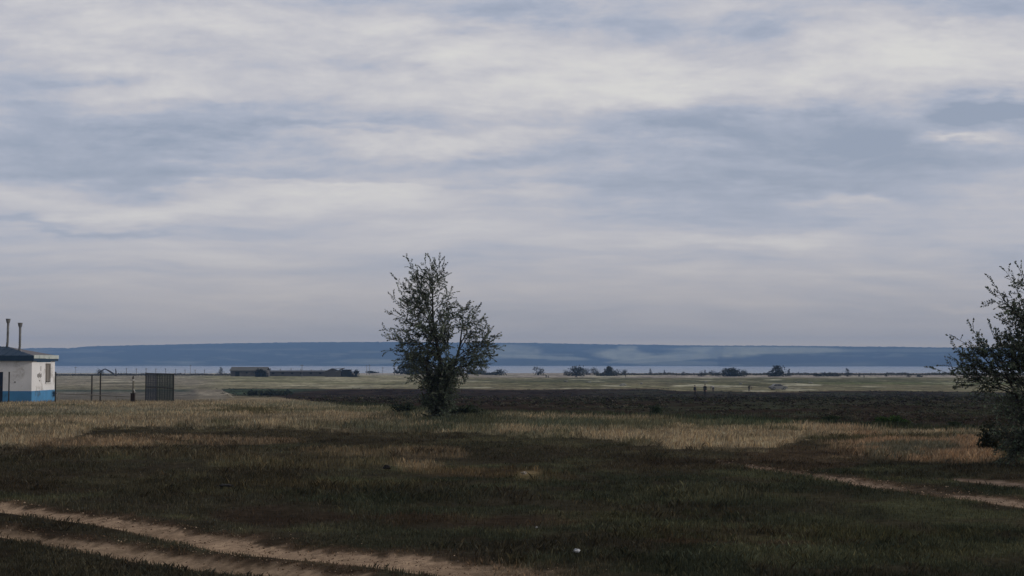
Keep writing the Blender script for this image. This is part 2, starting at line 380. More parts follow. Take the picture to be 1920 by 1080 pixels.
class MB:
    def __init__(s): s.v = []; s.f = []
    def raw(s, vs, fs):
        b = len(s.v); s.v += [tuple(p) for p in vs]; s.f += [tuple(i + b for i in f) for f in fs]; return s
    def box(s, x0, x1, y0, y1, z0, z1, M=None):
        vs = [Vector(p) for p in ((x0, y0, z0), (x1, y0, z0), (x1, y1, z0), (x0, y1, z0), (x0, y0, z1), (x1, y0, z1), (x1, y1, z1), (x0, y1, z1))]
        if M: vs = [M @ p for p in vs]
        return s.raw(vs, [(0, 3, 2, 1), (4, 5, 6, 7), (0, 1, 5, 4), (1, 2, 6, 5), (2, 3, 7, 6), (3, 0, 4, 7)])
    def tube(s, pts, rad, n=8, cap=True):
        pts = [Vector(p) for p in pts]
        if not hasattr(rad, '__len__'): rad = [rad] * len(pts)
        rings = []
        for i, p in enumerate(pts):
            d = (pts[min(i + 1, len(pts) - 1)] - pts[max(i - 1, 0)]).normalized()
            a = d.cross(Vector((0, 1, 0)) if abs(d.y) < .8 else Vector((1, 0, 0))).normalized(); b = d.cross(a)
            rings.append([p + (a * math.cos(2 * math.pi * k / n) + b * math.sin(2 * math.pi * k / n)) * rad[i] for k in range(n)])
        vs = [q for r in rings for q in r]; fs = []
        for i in range(len(pts) - 1):
            for k in range(n):
                k2 = (k + 1) % n
                fs.append((i * n + k, i * n + k2, (i + 1) * n + k2, (i + 1) * n + k))
        if cap:
            fs.append(tuple(range(n))); fs.append(tuple(range((len(pts) - 1) * n, len(pts) * n))[::-1])
        return s.raw(vs, fs)
    def prism(s, prof, y0, y1, axis='y'):
        n = len(prof)
        if axis == 'y': vs = [(a, y0, b) for a, b in prof] + [(a, y1, b) for a, b in prof]
        else: vs = [(y0, a, b) for a, b in prof] + [(y1, a, b) for a, b in prof]
        fs = [tuple(range(n)), tuple(range(2 * n - 1, n - 1, -1))] + [(i, i + n, (i + 1) % n + n, (i + 1) % n) for i in range(n)]
        return s.raw(vs, fs)
    def build(s, name, mat, parent=None, bevel=0.0, smooth=False):
        me = bpy.data.meshes.new(name); me.from_pydata(s.v, [], s.f)
        bm = bmesh.new(); bm.from_mesh(me); bmesh.ops.recalc_face_normals(bm, faces=bm.faces)
        if bevel: bmesh.ops.bevel(bm, geom=bm.edges[:], offset=bevel, segments=2, affect='EDGES')
        bm.to_mesh(me); bm.free()
        if smooth:
            for p in me.polygons: p.use_smooth = True
        me.materials.append(mat)
        return link(bpy.data.objects.new(name, me), parent)

# ------------------------------------------------------------------ materials
def mat_new(name):
    m = bpy.data.materials.new(name); m.use_nodes = True; m.node_tree.nodes.clear(); return m, NT(m.node_tree)
def mat_basic(name, colr, rough=.8, var=.25, scale=6.0, metal=0.0, bump=0.0, stain=None):
    m, T = mat_new(name)
    g = T.add('ShaderNodeTexCoord')
    n = T.noise(g.outputs['Object'], scale, 5, .6)
    n2 = T.noise(g.outputs['Object'], scale * 7, 4, .6)
    f = T.m('ADD', T.m('MULTIPLY', T.m('SUBTRACT', n, .5), var * 2), T.m('MULTIPLY', T.m('SUBTRACT', n2, .5), var))
    f = T.m('ADD', f, 1.0)
    c = T.mixc(1.0, (*colr, 1), T.comb(f, f, f), 'MULTIPLY')
    if stain:
        ns = T.noise(g.outputs['Object'], scale * .6, 6, .7, .5)
        c = T.mixc(T.ramp(ns, .52, .68, 0, stain[1]), c, (*stain[0], 1))
    p = T.add('ShaderNodeBsdfPrincipled'); T.l.new(c, p.inputs['Base Color'])
    p.inputs['Roughness'].default_value = rough; p.inputs['Metallic'].default_value = metal
    p.inputs['Specular IOR Level'].default_value = .3
    if bump:
        b = T.add('ShaderNodeBump'); b.inputs['Strength'].default_value = bump; b.inputs['Distance'].default_value = .02
        T.l.new(n2, b.inputs['Height']); T.l.new(b.outputs[0], p.inputs['Normal'])
    o = T.add('ShaderNodeOutputMaterial'); T.l.new(p.outputs[0], o.inputs[0])
    return m
def mat_tint(name, trans=0.0, rough=1.0, fine=0.0, fscale=8.0, bump=0.0):
    """colour from the mesh's own tint attribute"""
    m, T = mat_new(name)
    a = T.add('ShaderNodeAttribute', attribute_name='tint')
    c = a.outputs['Color']
    if fine:
        g = T.add('ShaderNodeNewGeometry')
        n = T.noise(g.outputs['Position'], fscale, 8, .75)
        f = T.ramp(n, .25, .75, 1 - fine, 1 + fine, False)
        c = T.mixc(1.0, c, T.comb(f, f, f), 'MULTIPLY')
    d = T.add('ShaderNodeBsdfDiffuse'); T.l.new(c, d.inputs[0]); d.inputs[1].default_value = 0
    if bump:
        b = T.add('ShaderNodeBump'); b.inputs['Strength'].default_value = bump; b.inputs['Distance'].default_value = .05
        T.l.new(n, b.inputs['Height']); T.l.new(b.outputs[0], d.inputs['Normal'])
    s = d.outputs[0]
    if trans:
        t = T.add('ShaderNodeBsdfTranslucent'); T.l.new(c, t.inputs[0])
        mx = T.add('ShaderNodeMixShader'); mx.inputs[0].default_value = trans
        T.l.new(s, mx.inputs[1]); T.l.new(t.outputs[0], mx.inputs[2]); s = mx.outputs[0]
    o = T.add('ShaderNodeOutputMaterial'); T.l.new(s, o.inputs[0])
    return m
M_ground = mat_tint('soil_and_turf', fine=.6, fscale=9.0, bump=.5)
M_blade = mat_tint('grass_blades', trans=.3)
M_leaf = mat_tint('leaves', trans=.25)
M_hill = mat_tint('far_hills', fine=.18, fscale=.03)
M_bark = mat_basic('bark', (.035, .03, .026), .95, .35, 9, bump=.5)

# ------------------------------------------------------------------ ground sheet
def ground():
    vs = np.concatenate([np.linspace(3.0, 9.8, 40, endpoint=False)])
    rows = []
    for v in np.arange(1090, 760, -1.15):
        rows.append(G(960, v).y)
    y0 = rows[-1]
    rows = list(vs[vs < rows[0] - .1]) + rows
    far = [y0]
    while far[-1] < 700: far.append(far[-1] * 1.006 + .2)
    while far[-1] < 1190: far.append(far[-1] + 15)
    rows = [-55, -30, -15, -6, 0, 1.5] + rows + far[1:]
    R = np.array(rows)
    inner = np.linspace(-.42, .42, 760)
    o = np.array([.45, .52, .62, .8, 1.1, 1.6, 2.4])
    S = np.concatenate([-o[::-1], inner, o])
    Ye = np.repeat(R[:, None], len(S), 1)
    wid = np.maximum(R, 22)[:, None]
    wid = np.where(R[:, None] < 3, 22 + (3 - R[:, None]) * .5, np.maximum(R[:, None], 12 + .45 * R[:, None]))
    Xe = S[None, :] * wid
    X = Xe.ravel(); Y = Ye.ravel(); Z = H(X, Y)
    c, h, d, v = zone(X, Y)
    nr, nc = len(R), len(S)
    i = np.arange(nr - 1)[:, None] * nc + np.arange(nc - 1)[None, :]
    f = np.stack([i, i + 1, i + nc + 1, i + nc], -1).reshape(-1, 4)
    o_ = np_mesh('ground', np.stack([X, Y, Z], 1), f, M_ground, c, smooth=True)
    tag(o_, kind='structure')
ground()

# ------------------------------------------------------------------ grass, as one mass per kind
def blades(name, label, cat, n, ymin, ymax, select, hmul=1.0, wmul=1.0, pw=1.0, jit=.5, bright=1.0, tuft=0, xr=.40, seed=0, lean=.45):
    r = np.random.default_rng(seed + 100)
    # distance distribution ~ Y^-pw
    if pw == 1: Y = ymin * (ymax / ymin) ** r.random(n)
    else:
        a = 1 - pw; Y = (ymin ** a + (ymax ** a - ymin ** a) * r.random(n)) ** (1 / a)
    X = (r.random(n) * 2 - 1) * (Y * xr + 1.5)
    if tuft:
        X = np.repeat(X, tuft); Y = np.repeat(Y, tuft)
        X = X + r.normal(0, .05, len(X)); Y = Y + r.normal(0, .05, len(Y))
    c, h, d, v = zone(X, Y)
    k = select(c, h, d, v, X, Y, r)
    X, Y, c, h = X[k], Y[k], c[k], h[k]
    n = len(X); Z = H(X, Y)
    hh = h * hmul * (.45 + .9 * r.random(n)) * (1 + 1.2 * fbm(X * .7, Y * .7, 77, 3))
    hh = np.clip(hh, .012, np.where(h > .115, np.clip(Y * .0055, .12, .30), .11))
    w = np.clip(.0016 + Y * .00016, .002, .03) * wmul * (.7 + .6 * r.random(n)) 
    ang = r.random(n) * math.pi
    # blades mostly face across the view but lean every way
    wx = np.cos(ang) * w; wy = np.sin(ang) * w
    la = r.random(n) * 2 * math.pi; ll = hh * lean * r.random(n)
    lx = np.cos(la) * ll + .05 * hh; ly = np.sin(la) * ll
    P0 = np.stack([X - wx, Y - wy, Z - .01], 1); P1 = np.stack([X + wx, Y + wy, Z - .01], 1)
    P2 = np.stack([X + lx * .35 + wx * .7, Y + ly * .35 + wy * .7, Z + hh * .6], 1)
    P3 = np.stack([X + lx, Y + ly, Z + hh], 1)
    V = np.stack([P0, P1, P2, P3], 1).reshape(-1, 3)
    b = np.arange(n) * 4
    fs = np.stack([b, b + 1, b + 2, b + 3], 1)
    cc = c * (bright * (1 - jit + 2 * jit * r.random(n)))[:, None]
    hue = r.normal(0, .07, n); cc = cc * np.stack([1 + hue, np.ones(n), 1 - hue], 1)
    cc = np.repeat(np.clip(cc, .003, .7), 4, 0)
    o = np_mesh(name, V, fs, M_blade, cc)
    tag(o, label, cat, kind='stuff')
    return o
def s_tall(c, h, d, v, X, Y, r): return (h > .115) & (r.random(len(h)) < d)
def gaps(X, Y): return sstep(-.16, .04, fbm(X * 1.3, Y * 1.3, 151, 4, .65))
def s_short(c, h, d, v, X, Y, r): return (r.random(len(h)) < .15 + .85 * gaps(X, Y)) & (h > .01) & (h <= .115) & (r.random(len(h)) < d)
blades('dry_grass', 'tall dry grass in beige bands beyond the dark turf', 'grass', 420000, 24, 95, s_tall, 1.0, 1.0, 1.3, seed=1, bright=1.3)
blades('short_grass', 'short dark turf with worn brown patches around the wheel tracks', 'grass', 560000, 8.5, 60, s_short, 1.0, 1.0, 1.2, seed=2, bright=1.6)
def s_weed(c, h, d, v, X, Y, r):
    cl = fbm(X * .5, Y * .5, 123, 4, .6)
    return (h > .03) & (h < .2) & (cl > .08 + .1 * r.random(len(h))) & (r.random(len(h)) < .5)
blades('straw_stalks', 'thin pale straw stalks scattered through the dark turf', 'dry stalks', 22000, 9, 32, s_weed, 1.5, .5, 1.2, seed=3, bright=1.9, tuft=2, lean=1.0)

def s_tuft(c, h, d, v, X, Y, r):
    m = (h > .012) & (h <= .115) & (fbm(X * .6, Y * .6, 171, 3) > -.02)
    return m
blades('grass_tufts', 'small ragged tufts standing up out of the short dark turf', 'grass', 9000, 9, 48, s_tuft, 1.5, 1.0, 1.2, seed=4, bright=1.35, tuft=12, lean=1.0)

# clods and low plants of the ploughed field
def field_plants():
    r = np.random.default_rng(55); n = 12000
    Y = 40 * (285 / 40) ** r.random(n); X = (r.random(n) * 2 - 1) * Y * .42
    u, v = proj(X, Y, np.interp(Y, _yy, _zz))
    inside = (v > pl(FT, u) - .3) & (v < pl(FB, u) + 1) & (u > 400)
    clump = fbm(X * .25, Y * .12, 141, 4, .6)
    k = inside & (clump + .25 * r.random(n) > .16 - .14 * sstep(900, 1300, u) + .1 * (1 - sstep(560, 700, u)) - .35 * (1 - sstep(450, 560, u)))
    X, Y, u = X[k], Y[k], u[k]; n = len(X)
    Vs = []; Cs = []
    L = 9
    X = np.repeat(X, L) + r.normal(0, .10, n * L) * np.repeat(np.clip(Y / 90, .7, 2.0), L); Y = np.repeat(Y, L) + r.normal(0, .12, n * L)
    sz = (.04 + .05 * r.random(n * L)) * np.clip(Y / 90, .6, 1.4)
    Z = H(X, Y) + r.random(n * L) * .10 * np.clip(Y / 90, .7, 1.3)
    N = r.normal(0, 1, (n * L, 3)); N /= np.linalg.norm(N, axis=1)[:, None]
    A = np.cross(N, [0.3, .2, .93]); A /= np.linalg.norm(A, axis=1)[:, None]; B = np.cross(N, A)
    P = np.stack([X, Y, Z], 1)
    V = np.stack([P - A * sz[:, None], P - B * sz[:, None] * .5, P + A * sz[:, None], P + B * sz[:, None] * .5], 1).reshape(-1, 3)
    c1 = lin((44, 46, 36)) / KA; c2 = lin((66, 62, 54)) / KA; c3 = lin((33, 29, 27)) / KA
    t = np.repeat(r.random(n), L)[:, None]
    c = np.where(t < .55, c1, np.where(t < .68, c2, c3)) * (.7 + .6 * r.random((n * L, 1)))
    b = np.arange(n * L) * 4
    o = np_mesh('field_plants', V, np.stack([b, b + 1, b + 2, b + 3], 1), M_leaf, np.repeat(c, 4, 0))
    tag(o, 'low dark plants and clods over the ploughed field', 'crop', kind='stuff')
field_plants()

# ------------------------------------------------------------------ water and far hills
def water():
    m, T = mat_new('lake_water')
    g = T.add('ShaderNodeNewGeometry')
    mp = T.add('ShaderNodeMapping'); T.l.new(g.outputs['Position'], mp.inputs[0]); mp.inputs['Scale'].default_value = (.05, .2, 1)
    n = T.noise(mp.outputs[0], 1.0, 6, .6)
    b = T.add('ShaderNodeBump'); b.inputs['Strength'].default_value = .35; b.inputs['Distance'].default_value = 1.0; T.l.new(n, b.inputs['Height'])
    p = T.add('ShaderNodeBsdfPrincipled'); p.inputs['Base Color'].default_value = (.17, .165, .16, 1)
    p.inputs['Roughness'].default_value = .22; p.inputs['IOR'].default_value = 1.33
    T.l.new(b.outputs[0], p.inputs['Normal'])
    o = T.add('ShaderNodeOutputMaterial'); T.l.new(p.outputs[0], o.inputs[0])
    mb = MB(); mb.raw([(-2900, 690, -13.4), (2900, 690, -13.4), (2900, 5200, -13.4), (-2900, 5200, -13.4)], [(0, 1, 2, 3)])
    w = mb.build('lake', m); tag(w, kind='structure')
water()
RID = np.array([(-900, 660), (0, 657), (60, 653), (105, 652.5), (130, 653.5), (160, 650), (380, 645), (560, 642), (760, 641.5), (870, 643), (1000, 643.5), (1150, 646), (1300, 648), (1500, 649), (1780, 652), (2000, 653), (2800, 658)], float)
SH = np.array([(-900, 686), (1340, 686), (1352, 687.5), (2000, 687.5), (2800, 687)], float)
def hills():
    nu, nt = 900, 70
    U = np.linspace(-560, 2480, nu)
    ts = np.linspace(0, 1, nt)
    V = []; C = []
    # shore distance wanders a little: headlands and bays
    ysh = 4380 + 260 * fbm(U / 180, U * 0, 3, 3) * 1.0 - 420 * sstep(1340, 1356, U)
    yr = ysh + 900
    shz = -13.6
    ztop = CAMZ + (677 - pl(RID, U)) / F * yr + 7.0 * np.abs(fbm(U / 4.0, U * 0, 22, 4, .7)) + 1.2 * fbm(U / 60, U * 0, 24, 2)
    XX = []; YY = []; ZZ = []
    for t in ts:
        y = ysh + 900 * t
        relief = fbm(U / 90 + t * .6, U * 0 + t * 2, 33, 4) * 260 * math.sin(math.pi * min(1, t))
        prof = t ** .75
        z = shz + (ztop - shz) * prof
        z = z + (fbm(U / 45, U * 0 + t * 3, 35, 4) * 26) * math.sin(math.pi * t) ** .7
        XX.append((U - 960) / F * (y + relief * 0)); YY.append(y + relief * .0); ZZ.append(z)
    for k, dy_ in enumerate((960, 1020)):
        XX.append((U - 960) / F * (ysh + dy_)); YY.append(ysh + dy_); ZZ.append(ztop - 4 - 10 * k)
    X = np.array(XX); Y = np.array(YY); Z = np.array(ZZ)
    u, v = proj(X, Y, Z)
    xs = X.ravel(); ys = Y.ravel(); uf = u.ravel(); vf = v.ravel()
    w1 = fbm(uf / 60, vf / 10, 41, 4, .6)
    forest = np.array((.022, .034, .026)); bare = np.array((.56, .55, .38)); 
    c = np.repeat(forest[None], len(xs), 0) * (1 + .8 * fbm(uf / 25, vf / 4, 43, 4))[:, None]
    def lay(m, col): 
        nonlocal c
        m = np.clip(m, 0, 1)[:, None]; c = c * (1 - m) + np.asarray(col)[None] * m
    def ell(cx, cy, rx, ry, k, col=bare, tilt=0.):
        d = ((uf - cx) / rx) ** 2 + ((vf - cy - (uf - cx) * tilt) / ry) ** 2
        lay((1 - sstep(.5, 1.4, d + w1 * 1.4)) * k, col)
    ell(955, 660, 60, 13, .5); ell(1020, 670, 90, 4, .55, tilt=.04); ell(1165, 664, 55, 11, .75, tilt=0); ell(1175, 652, 20, 6, .5)
    ell(1270, 671, 110, 6, .55, tilt=-.06); ell(1420, 656, 150, 8, .7); ell(1330, 664, 90, 9, .5); ell(1700, 657, 260, 3, .25)
    ell(1380, 684, 14, 1.6, .9, (.4, .38, .33)); ell(690, 678, 60, 5, .3); ell(1270, 681, 90, 4, .3); ell(330, 679, 60, 2.5, .25); ell(180, 676, 60, 5, .15); ell(1560, 684, 100, 3, .25)
    lay(sstep(.06, .2, fbm(uf / 70, vf / 5, 45, 4, .6)) * .22 * sstep(650, 656, vf), bare)
    lay((vf < pl(RID, uf) + 2.2) * .7, (.02, .026, .018))
    lay(sstep(667, 671, vf) * (uf > 1345) * .6, (.025, .03, .04))
    nr = nt + 2
    i = np.arange(nr - 1)[:, None] * nu + np.arange(nu - 1)[None, :]
    f = np.stack([i, i + 1, i + nu + 1, i + nu], -1).reshape(-1, 4)
    o = np_mesh('hills', np.stack([xs, ys, Z.ravel()], 1), f, M_hill, np.clip(c, .005, .6), smooth=True)
    tag(o, kind='structure')
hills()

# ------------------------------------------------------------------ foliage helpers
def leaves_mesh(name, P, D, size, colr, parent, mat=None, aspect=.52, r=rng, jit=.35):
    """P leaf base points, D leaf directions"""
    n = len(P)
    D = D / np.linalg.norm(D, axis=1)[:, None]
    N = r.normal(0, 1, (n, 3)); A = np.cross(D, N); A /= np.linalg.norm(A, axis=1)[:, None]
    s = np.asarray(size).reshape(-1, 1) * np.ones((n, 1))
    V = np.stack([P, P + D * s * .5 + A * s * aspect * .5, P + D * s, P + D * s * .5 - A * s * aspect * .5], 1).reshape(-1, 3)
    c = np.asarray(colr) * np.ones((n, 3)); c = c * (1 - jit + 2 * jit * r.random((n, 1)))
    b = np.arange(n) * 4
    return np_mesh(name, V, np.stack([b, b + 1, b + 2, b + 3], 1), mat or M_leaf, np.repeat(np.clip(c, .003, .6), 4, 0), parent)

def bezier(a, b, c, n):
    return [a * (1 - t) ** 2 + b * 2 * t * (1 - t) + c * t * t for t in [i / (n - 1) for i in range(n)]]

def feathery_tree(name, label, base, stems, limbs, px_per_m, leaf=.045, twig_len=.26, seed=1, colr=(.045, .056, .04), dens=1.0, skirt=None):
    """stems: polylines of trunk; limbs: (start, ctrl, tip, radius) all world Vectors. Twigs with two ranks of narrow leaves."""
    R = random.Random(seed); r = np.random.default_rng(seed)
    root = empty(name, base); inv = Vector(base)
    wood = MB()
    for pts, ra, rb in stems:
        n = len(pts); wood.tube([p - inv for p in pts], [ra + (rb - ra) * i / (n - 1) for i in range(n)], 9)
    P = []; D = []; S = []; TN = []; tone = [1.0]
    def twig(p, d, L):
        tn = tone[0] * R.uniform(.7, 1.35)
        pts = [p]; dd = d.normalized(); k = max(3, int(L / .03))
        curl = Vector((R.uniform(-1, 1), R.uniform(-1, 1), R.uniform(-1.2, .9))) * .17
        for i in range(k):
            dd = (dd + curl * .6 + Vector((0, 0, .012))).normalized(); pts.append(pts[-1] + dd * (L / k))
        wood.tube([q - inv for q in (pts[0], pts[len(pts) // 2], pts[-1])], [.003, .0022, .0014], 3, False)
        side = dd.cross(Vector((R.uniform(-1, 1), R.uniform(-1, 1), R.uniform(-1, 1)))).normalized()
        for i in range(1, len(pts)):
            t = (pts[i] - pts[i - 1]).normalized()
            for sgn in (-1, 1):
                if R.random() < .9:
                    q = pts[i] - inv; P.append(q); D.append(t * R.uniform(.5, 1.1) + side * sgn * R.uniform(.35, .8) + Vector((0, 0, R.uniform(-.2, .2))))
                    S.append(leaf * R.uniform(.5, 1.15)); TN.append(tn)
        P.append(pts[-1] - inv); D.append(dd); S.append(leaf * 1.1); TN.append(tn)
    def branch(pts, ra, lvl):
        tone[0] = R.uniform(.75, 1.3)
        n = len(pts); L = sum((pts[i + 1] - pts[i]).length for i in range(n - 1))
        wood.tube([p - inv for p in pts], [ra * (1 - .75 * i / (n - 1)) for i in range(n)], 6 if lvl == 0 else 4, False)
        def pt(t):
            x = t * (n - 1); i = min(int(x), n - 2); f = x - i
            return pts[i].lerp(pts[i + 1], f), (pts[i + 1] - pts[i]).normalized()
        if lvl == 0:
            k = max(3, int(L * 6.5 * dens))
            for j in range(k):
                t = .15 + .62 * (j + R.random()) / k
                p, d = pt(t)
                perp = d.cross(Vector((R.uniform(-1, 1), R.uniform(-1, 1), R.uniform(-1, 1)))).normalized()
                nd = (d * R.uniform(.5, 1.1) + perp * R.uniform(.6, 1.2)).normalized()
                l = R.uniform(.2, .5) * (1.2 - .95 * t) * min(1.4, L / 1.4)
                q = p + nd * l * .5 + Vector((0, 0, R.uniform(-.02, .06))); e = p + nd * l + Vector((0, 0, .06 * l))
                branch([p, q, e], ra * .26, 1)
        k = max(2, int(L * (15 if lvl else 11) * dens))
        for j in range(k):
            t = (.12 if lvl else .3) + (.88 if lvl else .7) * (j + R.random()) / k
            p, d = pt(min(t, .999))
            perp = d.cross(Vector((R.uniform(-1, 1), R.uniform(-1, 1), R.uniform(-1, 1)))).normalized()
            twig(p, d * R.uniform(.4, 1.1) + perp * R.uniform(.5, 1.2), twig_len * R.uniform(.45, 1.05) * (1.15 - .65 * t))
        p, d = pt(.999); twig(p, d, twig_len * 1.15); twig(p, d + Vector((R.uniform(-.5, .5), 0, R.uniform(-.2, .5))), twig_len)
    for a, b, c, ra in limbs:
        ra *= .72
        n = 7; pts = bezier(a, b, c, n)
        pts = [pts[0]] + [p + Vector((R.gauss(0, .02), R.gauss(0, .03), R.gauss(0, .02))) for p in pts[1:-1]] + [pts[-1]]
        branch(pts, ra, 0)
    if skirt:
        for (p, d, l) in skirt: branch([p, p + d * l * .5, p + d * l], .012, 1)
    wood.build('trunk', M_bark, root, smooth=True)
    P = np.array([tuple(p) for p in P]); D = np.array([tuple(d) for d in D])
    n = len(P); cc = np.array(colr)[None] * np.array(TN)[:, None]; cc[:, 1] *= 1 + .12 * r.normal(0, 1, n).clip(-1.5, 1.5)
    leaves_mesh('crown', P, D, np.array(S), cc, root, r=r)
    tag(root, label, 'tree')
    print(name, 'leaves', n)
    return root

# main tree
def main_tree():
    base = G(818, 792); Y0 = base.y; R = random.Random(3)
    def q(u, v, dy=0.0): return at(u, v, Y0 + dy)
    s = F / Y0
    T = lambda *p: [q(*a) for a in p]
    stems = [(T((818, 796), (817, 760), (822, 720), (826, 680, .05), (818, 640), (812, 600), (811, 560), (810, 520)), .085, .012),
             (T((821, 770), (835, 730, .1), (850, 690, .1), (862, 650, .1), (866, 615)), .06, .015),
             (T((815, 760), (805, 720, -.1), (798, 680, -.15), (785, 645, -.1)), .055, .015)]
    L = []
    def limb(s_, c_, t_, r_=.03):
        du, dv = t_[0] - s_[0], t_[1] - s_[1]; k = 1 - 7 / max(30, math.hypot(du, dv)); t_ = (s_[0] + du * k, s_[1] + dv * k) + tuple(t_[2:])
        L.append((q(*s_), q(*c_), q(*t_), r_))
    limb((812, 610), (798, 560), (765, 486), .026); limb((811, 600), (806, 560), (770, 500), .02)
    limb((811, 570), (812, 530), (797, 490), .018); limb((811, 560), (812, 520), (808, 486), .018); limb((811, 550), (822, 520), (826, 488), .016)
    limb((812, 620, .1), (790, 570, .2), (742, 520, .2), .024); limb((812, 625, -.1), (795, 580, -.2), (752, 545, -.3), .02)
    limb((813, 640), (790, 600, .2), (736, 556, .3), .024); limb((814, 650), (790, 610, -.2), (733, 586, -.4), .026)
    limb((816, 660), (785, 640, .3), (722, 618, .4), .028); limb((816, 665), (780, 645, -.3), (728, 634, -.5), .026)
    limb((818, 690), (790, 660, .3), (726, 655, .3), .028); limb((818, 690), (785, 672, -.4), (745, 672, -.6), .026)
    limb((818, 705), (790, 700, .4), (760, 690, .5), .024); limb((818, 715), (800, 705, -.5), (770, 706, -.6), .022)
    limb((811, 590), (830, 560, .1), (846, 548, .1), .02); limb((812, 610), (836, 580, -.2), (852, 568, -.2), .022)
    limb((818, 640), (840, 600, .2), (866, 574, .2), .024); limb((864, 640), (866, 600), (874, 568), .022)
    limb((862, 650), (880, 610, .2), (896, 576, .2), .024); limb((862, 655), (885, 620, -.2), (903, 598, -.2), .02)
    limb((864, 640), (882, 632, -.3), (904, 620, -.3), .02)
    limb((856, 675), (890, 660, .2), (930, 630, .3), .028); limb((856, 678), (900, 665, -.3), (934, 652, -.2), .026); limb((890, 655), (912, 640), (917, 608), .012)
    limb((852, 690), (885, 680, .3), (914, 682, .3), .026); limb((850, 692), (880, 685, -.4), (902, 668, -.5), .024); limb((845, 705), (865, 700, .4), (884, 694, .4), .022)
    limb((856, 670), (895, 640, .4), (918, 640, .5), .022)
    # depth limbs filling the heart of the crown
    for i in range(24):
        v0 = R.uniform(600, 730); u0 = 817 + (R.random() > .5) * R.uniform(0, 35) * (v0 > 630)
        w = np.interp(v0, [560, 600, 650, 700, 740], [22, 38, 62, 50, 34])
        du = R.uniform(-1, 1) * w; dyy = R.choice((-1, 1)) * R.uniform(.3, .95)
        limb((u0, v0), (u0 + du * .4, v0 - 18, dyy * .4), (u0 + du, v0 - R.uniform(14, 46), dyy), .02)
    for i in range(70):
        v0 = R.uniform(706, 788); u0 = 820 + R.uniform(-8, 14)
        w = np.interp(v0, [700, 720, 750, 790], [48, 40, 32, 24])
        du = R.uniform(-1, 1) * w
        limb((u0, v0), (u0 + du * .4, v0 - 10, 0), (u0 + du, v0 - R.uniform(4, 30), R.uniform(-.6, .6)), .012)
    feathery_tree('elm_tree', 'lone feathery young tree in the middle, at the edge of the ploughed field', base, stems, L, s, .062, .27, 11, colr=(.12, .14, .105), dens=1.0)
main_tree()

def right_tree():
    base = G(1948, 874); Y0 = base.y; R = random.Random(5)
    def q(u, v, dy=0.0): return at(u, v, Y0 + dy)
    T = lambda *p: [q(*a) for a in p]
    stems = [(T((1948, 880), (1946, 820), (1950, 760), (1955, 700), (1950, 640), (1946, 580), (1942, 520)), .06, .01),
             (T((1946, 840), (1925, 790, -.05), (1905, 740, -.1), (1885, 700, -.1)), .035, .012),
             (T((1952, 800), (1985, 740, .1), (2010, 690, .1)), .035, .012)]
    L = []
    def limb(s_, c_, t_, r_=.016):
        du, dv = t_[0] - s_[0], t_[1] - s_[1]; k = 1 - 10 / max(34, math.hypot(du, dv)); t_ = (s_[0] + du * k, s_[1] + dv * k) + tuple(t_[2:])
        L.append((q(*s_), q(*c_), q(*t_), r_))
    limb((1945, 640), (1925, 570), (1888, 508)); limb((1945, 600), (1930, 550), (1911, 503)); limb((1945, 660), (1915, 600), (1860, 526)); limb((1946, 650), (1915, 585), (1862, 548))
    limb((1944, 570), (1940, 530), (1934, 498)); limb((1946, 560), (1960, 520), (1962, 500)); 
    limb((1948, 700), (1920, 640), (1886, 596)); limb((1948, 690), (1925, 640, .2), (1900, 585, .2))
    limb((1930, 700), (1880, 660), (1852, 612)); limb((1930, 720), (1870, 670), (1818, 614)); limb((1905, 720), (1850, 680), (1792, 632)); limb((1905, 715), (1860, 660), (1830, 628, -.2))
    limb((1900, 720), (1840, 690), (1784, 650, .1)); limb((1885, 705), (1840, 690), (1788, 676, .1), .014)
    limb((1910, 740), (1840, 712), (1750, 690), .014); limb((1905, 735), (1840, 705), (1775, 684, .1), .012); limb((1900, 720), (1850, 690), (1800, 662, -.2), .012); limb((1900, 720), (1870, 670), (1835, 650, .2), .012); limb((1900, 740), (1850, 725), (1800, 702, .2), .014); limb((1890, 730), (1860, 725), (1830, 716, .1), .014)
    limb((1948, 720), (1900, 680, -.3), (1870, 640, -.3)); limb((1948, 680), (1910, 650, .3), (1880, 630, .4))
    for i in range(90):
        v0 = R.uniform(600, 868); u0 = 1946 + R.uniform(-12, 12)
        w = np.interp(v0, [560, 640, 720, 800, 860], [45, 75, 95, 85, 75])
        du = R.uniform(-1, 1) * w
        if du < 0 and v0 > 700: du = max(du, -88)
        limb((u0, v0), (u0 + du * .4, v0 - 22, R.uniform(-.2, .2)), (u0 + du, v0 - R.uniform(5, 60), R.uniform(-.6, .6)), .012)
    for i in range(26):
        a = R.uniform(0, 6.28); 
        limb((1946, R.uniform(800, 868)), (1946 + math.cos(a) * 40, 830, math.sin(a) * .3), (1946 + math.cos(a) * R.uniform(50, 92), R.uniform(800, 866), math.sin(a) * .55), .010)
    feathery_tree('elm_tree', 'dark bushy tree at the right edge beside the wheel tracks, cut off by the frame', base, stems, L, F / Y0, .046, .17, 21, colr=(.13, .15, .11), dens=1.05)
right_tree()

